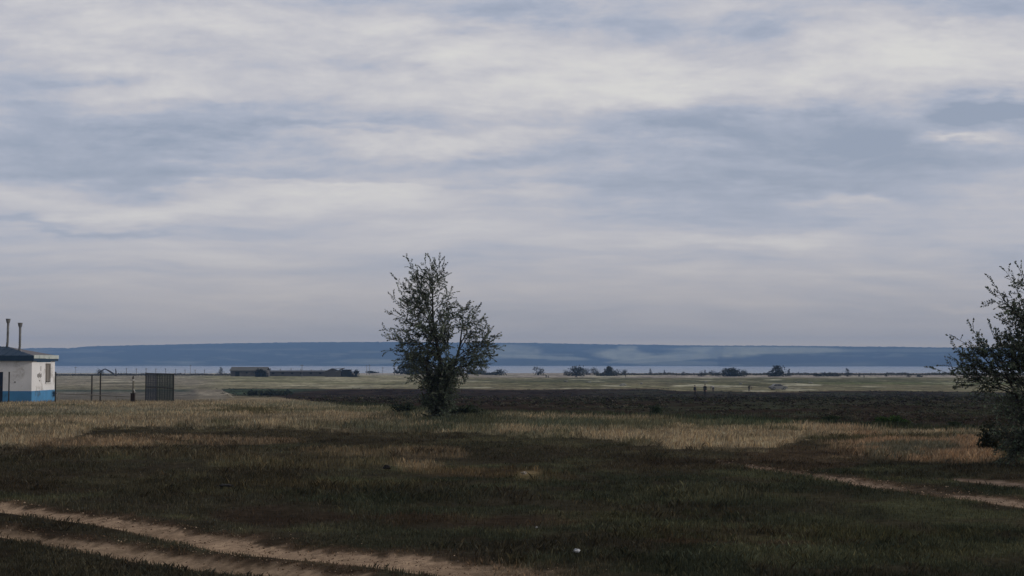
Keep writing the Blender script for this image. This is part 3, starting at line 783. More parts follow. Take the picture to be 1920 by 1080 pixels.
# far bushes: rounded crowns made of many small leaf clumps, with a short stem
def far_bush(name, label, cat, u, vb, w, h, Y=None, group=None, colr=(.05, .058, .046), seed=0, shape='round', n=520, lump=5, sub=True):
    r = np.random.default_rng(1000 + seed + int(u))
    b = G(u, vb) if Y is None else None
    if b is None:
        x = (u - 960) / F * Y; b = Vector((x, Y, gz(x, Y)))
    s = F / b.y
    W_, H_ = w / s * 1.3, h / s * 1.2
    root = empty(name, b)
    # lumps
    cs = []
    for i in range(lump):
        if shape == 'round': cs.append((r.uniform(-.28, .28), r.uniform(-.28, .28), r.uniform(.3, .66), r.uniform(.24, .38)))
        elif shape == 'cone': t = i / max(1, lump - 1); cs.append((r.uniform(-.12, .12), r.uniform(-.12, .12), .2 + .62 * t, .36 * (1 - .68 * t)))
        elif shape == 'flat': cs.append((r.uniform(-.42, .42), r.uniform(-.3, .3), r.uniform(.25, .5), r.uniform(.2, .32)))
        elif shape == 'twin': sg = -1 if i % 2 else 1; t = r.uniform(.2, .8); cs.append((sg * .24, r.uniform(-.1, .1), t, .26 * (1.15 - .5 * t)))
    for i in range(3): cs.append(((i - 1) * .25, r.uniform(-.1, .1), .14, .26))
    cs = np.array(cs); k = r.integers(0, len(cs), n)
    d = r.normal(0, 1, (n, 3)); d /= np.linalg.norm(d, axis=1)[:, None]
    rad = cs[k, 3] * r.random(n) ** .35 * (1 + .18 * r.normal(0, 1, n))
    P = np.stack([(cs[k, 0] + d[:, 0] * rad) * W_, (cs[k, 1] + d[:, 1] * rad) * W_, np.maximum((cs[k, 2] + d[:, 2] * rad * .95), .02) * H_], 1)
    sz = max(W_, H_) * .075 * (.6 + .8 * r.random(n))
    D = r.normal(0, 1, (n, 3)) + [0, 0, .4]
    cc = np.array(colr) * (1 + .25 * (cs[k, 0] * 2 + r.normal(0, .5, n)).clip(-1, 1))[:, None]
    leaves_mesh('crown', P, D, sz, cc, root, aspect=.8, r=r)
    mb = MB()
    for j in range(3):
        a = r.uniform(0, 6.28); mb.tube([(0, 0, -.1), (math.cos(a) * .08 * W_, math.sin(a) * .08 * W_, .3 * H_), (math.cos(a) * .2 * W_, math.sin(a) * .2 * W_, .62 * H_)], [.03 * W_, .02 * W_, .008 * W_], 5)
    mb.build('trunk', M_bark, root)
    tag(root, label, cat, group)
    return root
SG = 'bushes and small trees along the lake shore'
DK = (.040, .048, .042); LT = (.075, .085, .065); GR = (.055, .062, .050)
shore = [
 (775, 702, 54, 30, 'cone', DK, 'wide dark tree showing low on the left behind the lone middle tree'),
 (890, 702, 24, 10, 'flat', LT, 'pale grey-green rounded bush just right of the lone middle tree'),
 (903, 701, 10, 15, 'cone', GR, 'narrow dark bush behind the pale bush right of the middle tree'),
 (918, 703, 22, 5, 'flat', LT, 'low flat pale scrub between two dark bushes right of the middle tree'),
 (940, 704, 18, 10, 'round', DK, 'small dark bush standing alone on the shore, second clear one right of the middle tree'),
 (1010, 704, 18, 16, 'twin', DK, 'upright two-topped bush alone on the shore right of centre'),
 (1062, 704, 13, 10, 'round', DK, 'small round dark bush at the left end of the long shore thicket'),
 (1081, 705, 25, 16, 'round', DK, 'big round bush second from the left end of the shore thicket'),
 (1100, 703, 14, 12, 'round', GR, 'dark bush right of the big round bush in the shore thicket'),
 (1115, 703, 16, 13, 'round', GR, 'peaked bush in the middle of the shore thicket'),
 (1126, 705, 14, 6, 'flat', LT, 'low pale scrub in front of the shore thicket'),
 (1141, 705, 26, 15, 'cone', GR, 'broad pointed bush in the right half of the shore thicket'),
 (1156, 704, 14, 10, 'round', GR, 'low bush right of the broad pointed bush'),
 (1170, 704, 12, 13, 'round', DK, 'small dark bush at the right end of the shore thicket'),
 (1220, 703, 6, 10, 'cone', DK, 'thin tall bush alone above the low scrub right of the thicket'),
 (1246, 703, 4, 8, 'cone', DK, 'very thin small sapling between two lone saplings above the scrub'),
 (1281, 704, 8, 9, 'round', GR, 'small grey rounded sapling above the scrub, right of the thin sapling'),
 (1314, 706, 10, 9, 'round', DK, 'ragged dark sapling left of the pair of dark round bushes'),
 (1322, 704, 5, 9, 'cone', GR, 'slim pale sapling beside the ragged dark one'),
 (1336, 705, 11, 9, 'round', DK, 'left one of the pair of small dark bushes left of the low broad bush'),
 (1346, 706, 10, 9, 'round', DK, 'right one of the pair of small dark bushes left of the low broad bush'),
 (1370, 706, 26, 14, 'round', DK, 'low broad dark bush left of the tallest shore bush'),
 (1386, 706, 20, 13, 'round', DK, 'dark bush joined to the right of the low broad dark bush'),
 (1398, 703, 11, 9, 'round', GR, 'small grey round bush right of the joined dark bushes'),
 (1457, 706, 26, 20, 'round', DK, 'tallest rounded green bush on the right part of the shore'),
 (1448, 706, 16, 7, 'flat', GR, 'low skirt of scrub under the tallest shore bush'),
 (1479, 705, 8, 11, 'cone', DK, 'narrow dark bush just right of the tallest shore bush'),
 (1535, 706, 16, 6, 'flat', DK, 'long low dark bush right of the narrow bush'),
 (1553, 706, 18, 9, 'flat', GR, 'wide grey bush left of the pointed far right bush'),
 (1570, 706, 14, 7, 'flat', GR, 'low grey bush beside the pointed far right bush'),
 (1590, 706, 12, 13, 'cone', DK, 'small pointed dark bush on the far right shore'),
 (1611, 706, 5, 6, 'cone', GR, 'tiny sapling left of the walking figure on the right shore'),
 (1662, 706, 6, 5, 'cone', GR, 'tiny low sapling on the shore right of the walking figure'),
 (1704, 707, 7, 6, 'round', DK, 'tiny dark bush on the shore left of the right edge tree'),
 (1724, 707, 9, 4, 'flat', DK, 'flat dark bush on the shore nearest the right edge tree'),
]
for i, (u, vb, w, h, shp, c, lab) in enumerate(shore):
    far_bush('shore_bush', lab, 'bush', u, vb, w, h * 1.05, group=SG, colr=c, seed=i, shape=shp, n=900 if w > 20 else 420)
far_bush('farm_bush', 'dark round bush at the right end of the pale-roofed barn', 'bush', 491, 703, 20, 14.5, Y=485, colr=(.014, .018, .016), seed=70, n=1600)
far_bush('farm_bush', 'dark peaked bush beside the lean-to shed, left of the middle tree', 'bush', 663, 700, 18, 14, Y=484, colr=(.02, .025, .022), seed=71, n=900, shape='twin')
far_bush('farm_bush', 'low dark bush heap beside the two thin poles', 'bush', 700, 700, 20, 4.5, colr=DK, seed=72, n=300, shape='flat')
far_bush('farm_bush', 'ragged dark bush left of the pale-roofed barn', 'bush', 414, 703, 14, 13, colr=DK, seed=73, n=300, shape='cone')
far_bush('farm_bush', 'dark clump beside the bent branch behind the yard fence', 'bush', 188, 702, 13, 10, colr=DK, seed=74, n=300)
# leafy weeds standing at the near edge of the ploughed field
WG = 'leafy weeds at the near edge of the ploughed field'
for i, (u, vb, w, h, c, lab) in enumerate([
    (1672, 797, 42, 19, (.05, .085, .028), 'bright green leafy weed clump at the near edge of the field, far right'),
    (1230, 777, 18, 16, (.035, .05, .028), 'dark green weed sticking up at the field edge right of centre'),
    (1700, 800, 26, 12, (.045, .06, .032), 'dull green weed right of the bright green clump'),
    (1556, 790, 24, 12, (.04, .055, .03), 'low green weed at the field edge left of the bright green clump'),
    (1790, 799, 20, 10, (.05, .065, .036), 'low green weed at the field edge left of the right tree'),
    (1862, 850, 46, 60, (.05, .055, .036), 'greyish shrub growing at the left foot of the right tree'),
    (760, 778, 36, 26, (.04, .05, .034), 'dark low bush at the left foot of the lone middle tree'),
    (872, 785, 46, 28, (.042, .052, .034), 'dark low bush at the right foot of the lone middle tree'),
    (500, 741, 60, 6, (.05, .06, .042), 'low green strip of weeds at the left tip of the ploughed field')]):
    far_bush('weed', lab, 'weed', u, vb, w, h, group=WG, colr=c, seed=300 + i, n=1100, shape='flat' if w > h * 1.3 else 'round', lump=7)

def shore_scrub():
    r = np.random.default_rng(88); n = 16000
    u = r.uniform(1130, 2050, n); 
    Y = 560 + r.normal(0, 10, n)
    hmax = .25 + 1.3 * np.clip(fbm(u / 16, u * 0, 5, 4) + .15, 0, 1)
    X = (u - 960) / F * Y
    keep = r.random(n) < .5 + .5 * sstep(1150, 1200, u); X, Y, hmax = X[keep], Y[keep], hmax[keep]; n = len(X)
    Z = H(X, Y) + r.random(n) * hmax
    cc = np.array((.075, .075, .06)) * np.ones((n, 3))
    o = leaves_mesh('shore_scrub', np.stack([X, Y, Z], 1), r.normal(0, 1, (n, 3)) + [0, 0, .5], .42 * (.5 + r.random(n)), cc, None, aspect=.8, r=r)
    tag(o, 'low dark scrub in a thin line along the right half of the shore', 'scrub', kind='stuff')
    n = 5000; u = r.uniform(100, 440, n); Y = 540 + r.normal(0, 8, n); X = (u - 960) / F * Y
    hm = .2 + .9 * np.clip(fbm(u / 14, u * 0, 15, 4) + .25, 0, 1) * sstep(150, 230, u)
    o = leaves_mesh('farm_scrub', np.stack([X, Y, H(X, Y) + r.random(n) * hm], 1), r.normal(0, 1, (n, 3)) + [0, 0, .5], .4 * (.5 + r.random(n)), np.array((.07, .068, .062)), None, aspect=.8, r=r)
    tag(o, 'low dark scrub behind the yard fence on the left', 'scrub', kind='stuff')
shore_scrub()

# ------------------------------------------------------------------ gas hut
M_white = mat_basic('whitewash', (.80, .79, .79), .9, .14, 1.5, stain=((.42, .39, .36), .7), bump=.2)
M_blue = mat_basic('blue_paint', (.075, .25, .47), .7, .25, 2.0, stain=((.06, .11, .16), .8), bump=.15)
M_navy = mat_basic('navy_sheet_metal', (.022, .052, .095), .75, .25, 2.0)
M_roof = mat_basic('roof_reflected_light', (.16, .15, .16), .85, .2, 2.0)  # grey colour imitates light reflected by the sheet metal
M_door = mat_basic('dark_door', (.02, .035, .07), .6, .15, 3)
M_flash = mat_basic('pale_flashing', (.48, .52, .49), .7, .35, 3.0, stain=((.16, .24, .22), .8))
M_board = mat_basic('grey_board', (.24, .22, .20), .9, .12, 4)
M_asb = mat_basic('flue_pipe', (.17, .17, .17), .8, .35, 3, stain=((.05, .05, .05), .6))
M_mark = mat_basic('faded_paint_marks', (.26, .25, .24), .9, .3, 12)
M_rust = mat_basic('dark_steel', (.035, .032, .028), .8, .3, 6)
def hut():
    X1 = -28.97; X0 = -34.6; Y0, Y1 = 85.0, 89.3; zg = -1.05; zs = -.205; zt = 1.60
    r = empty('gas_hut', (X1, Y0, -.91)); o = Vector(r.location)
    def B(name, mat, boxes, par=r, bev=0.0):
        mb = MB()
        for b in boxes: mb.box(b[0] - o.x, b[1] - o.x, b[2] - o.y, b[3] - o.y, b[4] - o.z, b[5] - o.z)
        return mb.build(name, mat, par, bev)
    wy0, wy1, wz0, wz1 = 87.5, 88.55, .27, 1.45
    # walls as a shell with the window opening left out
    t = .3
    B('wall', M_white, [(X0, -30.7, Y0 + .02, Y0 + t, .95, zt), (-30.7, X1, Y0 + .02, Y0 + t, zs, zt), (X0, -31.6, Y0 + .02, Y0 + t, zs, .95),
                        (X1 - t, X1, Y0 + t, wy0, zs, zt), (X1 - t, X1, wy1, Y1, zs, zt), (X1 - t, X1, wy0, wy1, zs, wz0), (X1 - t, X1, wy0, wy1, wz1, zt),
                        (X0, X1 - t, Y1 - t, Y1, zs, zt), (X0, X0 + t, Y0 + t, Y1 - t, zs, zt)])
    B('painted_base', M_blue, [(-30.7, X1 + .012, Y0 + .008, Y0 + t, zg, zs), (X0, -31.6, Y0 + .008, Y0 + t, zg, zs), (X1 - t, X1 + .012, Y0 + t, Y1 + .01, zg, zs), (X0, X1 - t, Y1 - t, Y1 + .01, zg, zs), (X0, X0 + t, Y0 + t, Y1 - t, zg, zs)])
    d = B('door', M_door, [(-31.58, -30.72, Y0 + .06, Y0 + .11, zg + .1, .94)]); 
    B('handle', M_rust, [(-30.86, -30.82, Y0 + .01, Y0 + .058, -.05, .1)], d)
    w = B('window', M_board, [(X1 - .14, X1 - .10, wy0 + .05, wy1 - .05, wz0 + .05, wz1 - .05)])
    B('frame', M_board, [(X1 - .16, X1 - .06, wy0, wy0 + .06, wz0, wz1), (X1 - .16, X1 - .06, wy1 - .06, wy1, wz0, wz1), (X1 - .16, X1 - .06, wy0 + .06, wy1 - .06, wz1 - .06, wz1), (X1 - .097, X1 - .07, (wy0 + wy1) / 2 - .02, (wy0 + wy1) / 2 + .02, wz0 + .05, wz1 - .06)], w)
    B('sill', mat_basic('sill_white', (.75, .74, .72), .8, .06), [(X1 - .10, X1 + .07, wy0 - .06, wy1 + .06, wz0 - .07, wz0)], w)
    # faded painted marks on the lit wall
    mk = MB()
    def mark(y0, y1, z0, z1): mk.box(X1 - o.x, X1 + .004 - o.x, y0 - o.y, y1 - o.y, z0 - o.z, z1 - o.z)
    mark(86.60, 86.70, 1.0, 1.30); mk.build('painted_mark', M_mark, r); mk = MB()
    for k in range(5): mark(86.0 + k * .16, 86.16 + k * .16 + .001, .62 - .05 * (k % 2), .80 + .04 * (k % 3))
    mk.build('painted_mark', M_mark, r); mk = MB()
    mark(86.36, 86.56, .36, .44); mk.build('painted_mark', M_mark, r)
    B('wall_vent', M_rust, [(-30.0, -29.93, Y0 - .005, Y0 + .02, .30, .37)])
    # eaves band with overhang
    ov = .16; ex0, ex1, ey0, ey1 = X0 - ov, X1 + ov, Y0 - ov, Y1 + ov
    ze0, ze1 = 1.60, 1.93
    B('eaves_band', M_navy, [(ex0, ex1, ey0, ey1, ze0, ze1)])
    B('eaves_soffit_band', M_blue, [(X1 + .002, X1 + .03, Y0 + .9, Y1 - .9, ze0 - .06, ze0 - .002)])
    fl = MB(); 
    for (a, b, dz_, th) in ((ey0 + .02, ey0 + 2.2, 0, .012), (ey0 + 2.2, ey1 - .0, -.02, .016)):
        fl.box(ex1 - .06 - o.x, ex1 + th + .02 - o.x, a - o.y, b - o.y, ze1 - .17 + dz_ - o.z, ze1 + .035 - o.z)
    fl.build('roof_flashing', M_flash, r)
    # hipped roof: navy front slope, reflected light painted grey into the other slopes
    ax, ay, az_ = -31.25, 87.15, 2.50; lx = -33.4
    def tri(name, mat, vs, fs):
        m = MB(); m.raw([Vector(v) - o for v in vs], fs); return m.build(name, mat, r)
    e = ze1 + .002
    tri('roof', M_roof, [(ex1, ey0, e), (ex1, ey1, e), (ax, ay, az_), (ex0, ey1, e), (lx, ay, az_), (ex0, ey0, e), (ex1 - .02, ey0, e - .001)], [(0, 1, 2), (1, 3, 4, 2), (3, 5, 4)])
    tri('front_roof_slope', M_navy, [(ex0, ey0, e), (ex1, ey0, e), (ax, ay, az_), (lx, ay, az_)], [(0, 1, 2, 3)])
    for k in range(11):
        ribs = MB()
        x = ex1 - .35 - k * .5
        tt = min(1, (ex1 - x) / (ex1 - ax), (x - ex0) / (lx - ex0))
        if tt > .05: ribs.tube([Vector((x, ey0, e + .01)) - o, Vector((x, ey0 + (ay - ey0) * tt, e + .01 + (az_ - e) * tt)) - o], .018, 5)
        if ribs.v: ribs.build('roof_seam', M_navy, r)
    for (fx, fy, z0, z1, lean) in ((-31.15, 86.95, 2.3, 4.20, .0), (-30.13, 86.2, 2.0, 3.93, -.01)):
        c = Vector((fx, fy, 0)) - Vector((o.x, o.y, 0))
        m = MB(); m.tube([c + Vector((-.05, 0, z0 - o.z)), c + Vector((0, 0, z0 + .5 - o.z)), c + Vector((lean + .01, 0, z1 - .22 - o.z))], .072, 12)
        f = m.build('flue_pipe', M_asb, r, smooth=True)
        m = MB(); m.tube([c + Vector((lean + .01, 0, z1 - .26 - o.z)), c + Vector((lean + .01, 0, z1 - .14 - o.z)), c + Vector((lean + .01, 0, z1 - .02 - o.z))], [.09, .125, .14], 12)
        m.tube([c + Vector((lean + .01, 0, z1 - .018 - o.z)), c + Vector((lean + .01, 0, z1 + .012 - o.z))], [.15, .15], 12)
        m.build('flue_cap', M_asb, f)
        if fy < 86.5:
            m = MB(); m.tube([c + Vector((.03, -.02, z0 - .05 - o.z)), c + Vector((.03, -.02, z0 + .22 - o.z))], [.15, .11], 12)
            m.build('flue_collar', mat_basic('collar_white', (.75, .75, .74), .6, .1), f)
    # small blue gas tap by the far corner
    m = MB(); yv = 88.9
    m.tube([(X1 + .01 - o.x, yv - o.y, -.42 - o.z), (X1 + .28 - o.x, yv - o.y, -.42 - o.z)], .03, 8); m.tube([(X1 + .1 - o.x, yv - o.y, -.62 - o.z), (X1 + .1 - o.x, yv - o.y, -.30 - o.z)], .05, 8)
    m.build('gas_tap', M_navy, r)
    tag(r, 'small white and blue gas hut with two flue pipes and a navy hipped roof', 'hut')
hut()

# ------------------------------------------------------------------ yard fence posts, pipe, riser, mesh gate
PG = 'thin dark steel posts of the yard fence'
def post(u, vb, vt, lab, w=.035, Y=None, cap=True):
    Yp = Y; x = (u - 960) / F * Yp; zb = gz(x, Yp)
    top = at(u, vt, Yp).z
    m = MB(); m.tube([(0, 0, -.15), (0, 0, top - zb)], w, 8)
    if cap: m.tube([(0, 0, top - zb), (0, 0, top - zb + .03)], [w * 1.5, w * .5], 8)
    o = m.build('fence_post', M_rust, None); o.location = (x, Yp, zb)
    tag(o, lab, 'post', PG); return o
post(19, 755, 698, 'thin dark post standing in front of the hut, right of its door', .04, 83.5)
post(106, 753, 698, 'thin dark post at the far right corner of the hut', .04, 84.6)
post(174, 750, 704, 'left one of two dark posts between the hut and the valve riser', .045, 89.0)
post(190, 752, 700, 'right one of two dark posts between the hut and the valve riser, the taller one', .045, 86.0)
def pipe():
    a = at(110, 738, 87.5); b = at(172, 740.5, 86.3); c = at(246, 744, 84.6)
    m = MB(); m.tube([a - a, b - a, c - a], .028, 8)
    g = gz(a.x, a.y) - a.z; m.tube([(0, 0, 0), (-.0, 0, g - .1)], .028, 8)
    for t in (.45, .8):
        p = (c - a) * t; m.box(p.x - .02, p.x + .02, p.y - .02, p.y + .02, gz(a.x + p.x, a.y + p.y) - a.z - .1, p.z - .025)
    o = m.build('gas_pipe', mat_basic('pale_pipe', (.26, .24, .20), .7, .1), None); o.location = a
    tag(o, 'pale horizontal gas pipe running from the hut to the riser', 'pipe')
pipe()
def riser():
    Y = 84.4; x = (251 - 960) / F * Y; zb = gz(x, Y); r = empty('gas_riser', (x, Y, zb)); 
    def z(v): return at(251, v, Y).z - zb
    m = MB(); m.box(-.115, .115, -.1, .1, -.1, z(738)); m.box(-.13, .13, -.115, .115, z(738) + .002, z(738) + .03); m.build('base_box', mat_basic('rusty_box', (.03, .02, .016), .9, .4, 8), r, .006)
    m = MB(); m.tube([(0.02, 0, z(738) + .03), (.02, 0, z(722)), (.03, 0, z(714))], .062, 10); m.build('riser_pipe', mat_basic('yellowish_paint', (.17, .16, .12), .7, .4, 8, stain=((.06, .05, .04), .8)), r, smooth=True)
    m = MB(); m.tube([(-.14, 0, z(713.5)), (.12, 0, z(713.5))], .035, 8); m.tube([(-.0, 0, z(717)), (0, 0, z(711))], [.03, .075], 8); m.build('valve_wheel', mat_basic('valve_white', (.55, .53, .50), .6, .2), r)
    m = MB(); m.tube([(.0, 0, z(711)), (.0, 0, z(708)), (.01, 0, z(704.5))], [.05, .05, .02], 8); m.build('valve_stem', M_rust, r)
    m = MB(); m.tube([(.05, -.08, z(729)), (.14, -.08, z(735.5))], .03, 8); m.build('branch_pipe', mat_basic('branch_white', (.42, .41, .40), .7, .1), r)
    tag(r, 'upright gas riser with dark base box and pale valve, between fence posts and mesh gate', 'gas riser')
riser()
def gate():
    a = G(275, 748); a = Vector(((275 - 960) / F * 90, 90, 0)); b = Vector(((327 - 960) / F * 84.5, 84.5, 0))
    a.z = gz(a.x, a.y); b.z = gz(b.x, b.y)
    r = empty('mesh_gate', a, 0); d = b - a; d.z = 0; L = d.length; r.rotation_euler = (0, 0, math.atan2(d.y, d.x))
    H_ = at(275, 698.5, 90).z - a.z; dzb = b.z - a.z
    Mg = mat_basic('dark_green_steel', (.022, .034, .032), .7, .3, 4); Mb = mat_basic('blue_black_steel', (.022, .030, .048), .7, .3, 4)
    for k, t in enumerate((0, .42, 1.0)):
        m = MB(); x = t * L; rr = .035 if k != 1 else .025
        m.tube([(x, 0, -.15 + dzb * t), (x, 0, H_ + .01 - .02 * k)], rr, 8); m.build('post', M_rust, r)
    for k, (t0, t1, mt) in enumerate(((.0, .42, Mb), (.42, 1.0, Mg))):
        m = MB(); x0, x1 = t0 * L + .04, t1 * L - .04
        zb0 = .08 + dzb * t0; zt = H_ - .04
        n = int((x1 - x0) / .092)
        for i in range(n + 1):
            x = x0 + (x1 - x0) * i / n; wob = (.010 + .010 * random.random()) if i % 6 else .03
            m.box(x - wob, x + wob, -.006, .006, zb0 + dzb * (t1 - t0) * i / n, zt)
        for zz in np.arange(zb0 + .1, zt, .12): m.box(x0, x1, .008, .014, zz - .007, zz + .007)
        m.build('mesh_panel', mt, r)
        m = MB()
        for zz in (zb0, (zb0 + zt) / 2, zt): m.box(x0, x1, -.03, -.007, zz - .022, zz + .022)
        m.build('rail', M_rust, r)
    tag(r, 'dark green and blue mesh gate panels on the left beyond the dry grass', 'gate')
gate()

# ------------------------------------------------------------------ far farm: barn, long shed, lean-to, posts, poles
M_barnw = mat_basic('barn_wall', (.10, .09, .085), .95, .3, .8, stain=((.18, .17, .15), .6))
M_barnr = mat_basic('barn_roof', (.13, .125, .112), .95, .2, .6)
M_dk = mat_basic('dark_opening', (.012, .012, .012), .95, .1)
M_shed = mat_basic('shed_wall', (.085, .08, .082), .95, .3, .6, stain=((.10, .10, .09), .6))
def xat(u, Y): return (u - 960) / F * Y
def barn():
    Y = 500; x0, x1 = xat(433, Y), xat(500, Y); zb = gz((x0 + x1) / 2, Y); 
    def z(v): return at(466, v, Y).z - zb
    r = empty('barn', (x0, Y, zb)); L = x1 - x0; e = z(694); t = z(688)
    m = MB(); m.box(0, L, .0, 7, -.4, e); m.prism([(0.0, e + .0), (7, e), (3.5, t - .1)], .15, .4, 'x'); m.build('wall', M_barnw, r)
    m = MB(); m.raw([(-.3, -.5, e - .1), (L + .2, -.5, e - .1), (L + .2, 3.5, t), (-.3, 3.5, t), (-.3, 7.5, e - .1), (L + .2, 7.5, e - .1),
                     (-.3, -.5, e - .25), (L + .2, -.5, e - .25), (L + .2, 3.5, t - .15), (-.3, 3.5, t - .15), (-.3, 7.5, e - .25), (L + .2, 7.5, e - .25)],
                    [(0, 1, 2, 3), (3, 2, 5, 4), (6, 7, 8, 9), (9, 8, 11, 10), (0, 1, 7, 6), (4, 5, 11, 10), (0, 3, 9, 6), (3, 4, 10, 9), (1, 2, 8, 7), (2, 5, 11, 8)])
    m.build('roof', M_barnr, r)
    m = MB(); m.box(xat(442, Y) - x0, xat(450, Y) - x0, -.05, -.004, -.1, z(697)); m.build('door', M_dk, r)
    m = MB(); m.box(xat(462, Y) - x0, xat(465, Y) - x0, -.04, -.004, z(700), z(697.5)); m.build('window', M_dk, r)
    tag(r, 'long low barn with pale worn roof and a dark doorway', 'barn')
barn()
def long_shed():
    Y = 512; x0, x1 = xat(502, Y), xat(612, Y); zb = gz((x0 + x1) / 2, Y); r = empty('long_shed', (x0, Y, zb)); L = x1 - x0; e = at(550, 696.8, Y).z - zb
    m = MB(); m.box(0, L, 0, 5, -.5, e); m.build('wall', M_shed, r)
    m = MB(); m.prism([(-.3, e), (5.3, e), (2.5, e + .45)], -.2, L + .2, 'x'); m.build('roof', mat_basic('shed_roof', (.10, .098, .098), .9, .3, .7), r)
    for k in range(6):
        x = L * (.08 + .16 * k); m = MB(); m.box(x, x + .9, -.04, -.003, e * .45, e * .8); m.build('window', M_dk, r)
    tag(r, 'very long low dark shed right of the barn', 'shed')
long_shed()
def lean_to():
    Y = 490; x0, x1 = xat(610, Y), xat(656, Y); zb = gz((x0 + x1) / 2, Y); r = empty('lean_to_shed', (x0, Y, zb)); L = x1 - x0
    def z(v): return at(630, v, Y).z - zb
    m = MB(); m.prism([(0, -.4), (L * .62, -.4), (L * .62, z(696)), (L * .3, z(692)), (0, z(696))], .3, 6); m.build('wall', M_shed, r)
    m = MB(); m.prism([(-.6, z(697)), (L * .28, z(690.6)), (L * .74, z(690.2)), (L * .46, z(697.3)), (L * .40, z(697.3)), (L * .66, z(691)), (L * .28, z(691.4)), (-.4, z(697.6))], 0, 6.3); m.build('roof', mat_basic('leanto_roof', (.20, .195, .19), .9, .3, .8), r)
    m = MB(); m.box(L * .66, L, 1.0, 6, -.4, z(693)); m.build('bay_shade', M_dk, r)  # solid near-black block paints in the shade of the open bay
    tag(r, 'lean-to shed with a slanting grey roof and dark open bay', 'shed')
lean_to()
M_conc = mat_basic('old_concrete', (.16, .16, .165), .9, .3, 2)
FG = 'row of short posts behind the farm buildings'
proto = None
for i, u in enumerate([218, 238, 257, 275, 293, 312, 330, 348, 367, 385, 508, 527, 546, 565, 584, 603]):
    Y = 556 + (i % 3) * 1.5; x = xat(u, Y); zb = gz(x, Y)
    if proto is None:
        m = MB(); hh = 2.1; m.box(-.12, .12, -.12, .12, -.3, hh); m.raw([(-.32, -.1, hh), (.32, -.1, hh), (.22, -.1, hh + .35), (-.22, -.1, hh + .35), (-.32, .1, hh), (.32, .1, hh), (.22, .1, hh + .35), (-.22, .1, hh + .35)], [(0, 1, 2, 3), (4, 5, 6, 7), (0, 1, 5, 4), (1, 2, 6, 5), (2, 3, 7, 6), (3, 0, 4, 7)])
        proto = m.build('concrete_post', M_conc, None); o = proto
    else: o = proto.copy(); COL.objects.link(o)
    o.location = (x, Y, zb); o.rotation_euler = (0, random.uniform(-.05, .05), random.uniform(-.4, .4)); o.scale = (.75, .75, random.uniform(.85, 1.12))
    left = i < 10; ordn = ['first', 'second', 'third', 'fourth', 'fifth', 'sixth', 'seventh', 'eighth', 'ninth', 'tenth'][i if left else i - 10]
    tag(o, (ordn + ' from the left of the short grey posts above the scrub left of the barn') if left else (ordn + ' from the left of the short grey posts sticking up behind the long dark shed'), 'post', 'posts left of the barn' if left else 'posts behind the long shed')
def pole(u, vb, vt, Y, lab, lean=0.0, cross=True):
    x = xat(u, Y); zb = gz(x, Y); t = at(u, vt, Y).z - zb
    r = empty('utility_pole', (x, Y, zb)); m = MB(); m.tube([(0, 0, -.5), (lean, 0, t)], [.11, .07], 8); m.build('pole', M_conc, r)
    if cross:
        m = MB(); m.box(lean - .6, lean + .6, -.2, -.115, t - .5, t - .38); m.build('crossarm', M_conc, r)
    tag(r, lab, 'pole', 'thin poles around the far farm')
for a in [(567, 709, 683, 470, 'thin tall pole standing in front of the long dark shed'), (688, 699, 684, 560, 'left one of two thin poles close together right of the peaked bush'), (693, 699, 683, 563, 'right one of two thin poles close together right of the peaked bush'),
          (740, 699, 685, 560, 'thin pole nearest the left side of the middle tree'), (718, 699, 688, 600, 'faint short pole between the paired poles and the middle tree'), (358, 700, 684, 600, 'thin tall pole rising above the scrub left of the barn'), (143, 700, 687, 600, 'faint thin pole between the hut and the yard posts')]:
    pole(*a)
def branch_arch():
    Y = 520; x = xat(200, Y); zb = gz(x, Y); r = Vector((x, Y, zb))
    def z(v): return at(200, v, Y).z - zb
    def xx(u): return xat(u, Y) - x
    m = MB(); m.tube([(xx(184), 0, z(701)), (xx(190), 0, z(696)), (xx(198), 0, z(691.8)), (xx(200), 0, z(692.5)), (xx(208), 0, z(697)), (xx(216), 0, z(702))], [.15, .22, .2, .22, .3, .3], 7)
    m.tube([(xx(218), .4, 0), (xx(218.5), .4, z(696)), (xx(217.5), .4, z(692.5))], [.22, .18, .08], 6)
    m.tube([(xx(190), .3, z(696)), (xx(187), .2, z(693)), (xx(185), .2, z(696))], [.2, .15, .05], 6)
    o = m.build('fallen_branch', M_bark, None); o.location = r
    tag(o, 'bent fallen branch making an arch above the scrub behind the yard posts', 'branch')
branch_arch()

# ------------------------------------------------------------------ people, calves
M_skin = mat_basic('skin', (.32, .20, .15), .6, .05)
def skin_obj(name, J, E, mats, pick, root_i=0, parent=None, sub=1):
    me = bpy.data.meshes.new(name); me.from_pydata([j[0] for j in J], E, [])
    o = bpy.data.objects.new(name, me); COL.objects.link(o)
    md = o.modifiers.new('s', 'SKIN'); md.use_smooth_shade = True
    for i, j in enumerate(J):
        r = j[1]; me.skin_vertices[0].data[i].radius = (r, r) if not hasattr(r, '__len__') else r
        me.skin_vertices[0].data[i].use_root = (i == root_i)
    sb = o.modifiers.new('u', 'SUBSURF'); sb.levels = sub; sb.render_levels = sub
    dg = bpy.context.evaluated_depsgraph_get(); dg.update()
    nm = bpy.data.meshes.new_from_object(o.evaluated_get(dg)); o.modifiers.clear(); o.data = nm
    nm.materials.clear()
    for m in mats: nm.materials.append(m)
    for p in nm.polygons: p.material_index = pick(p.center); p.use_smooth = True
    bpy.data.meshes.remove(me)
    if parent: o.parent = parent
    return o
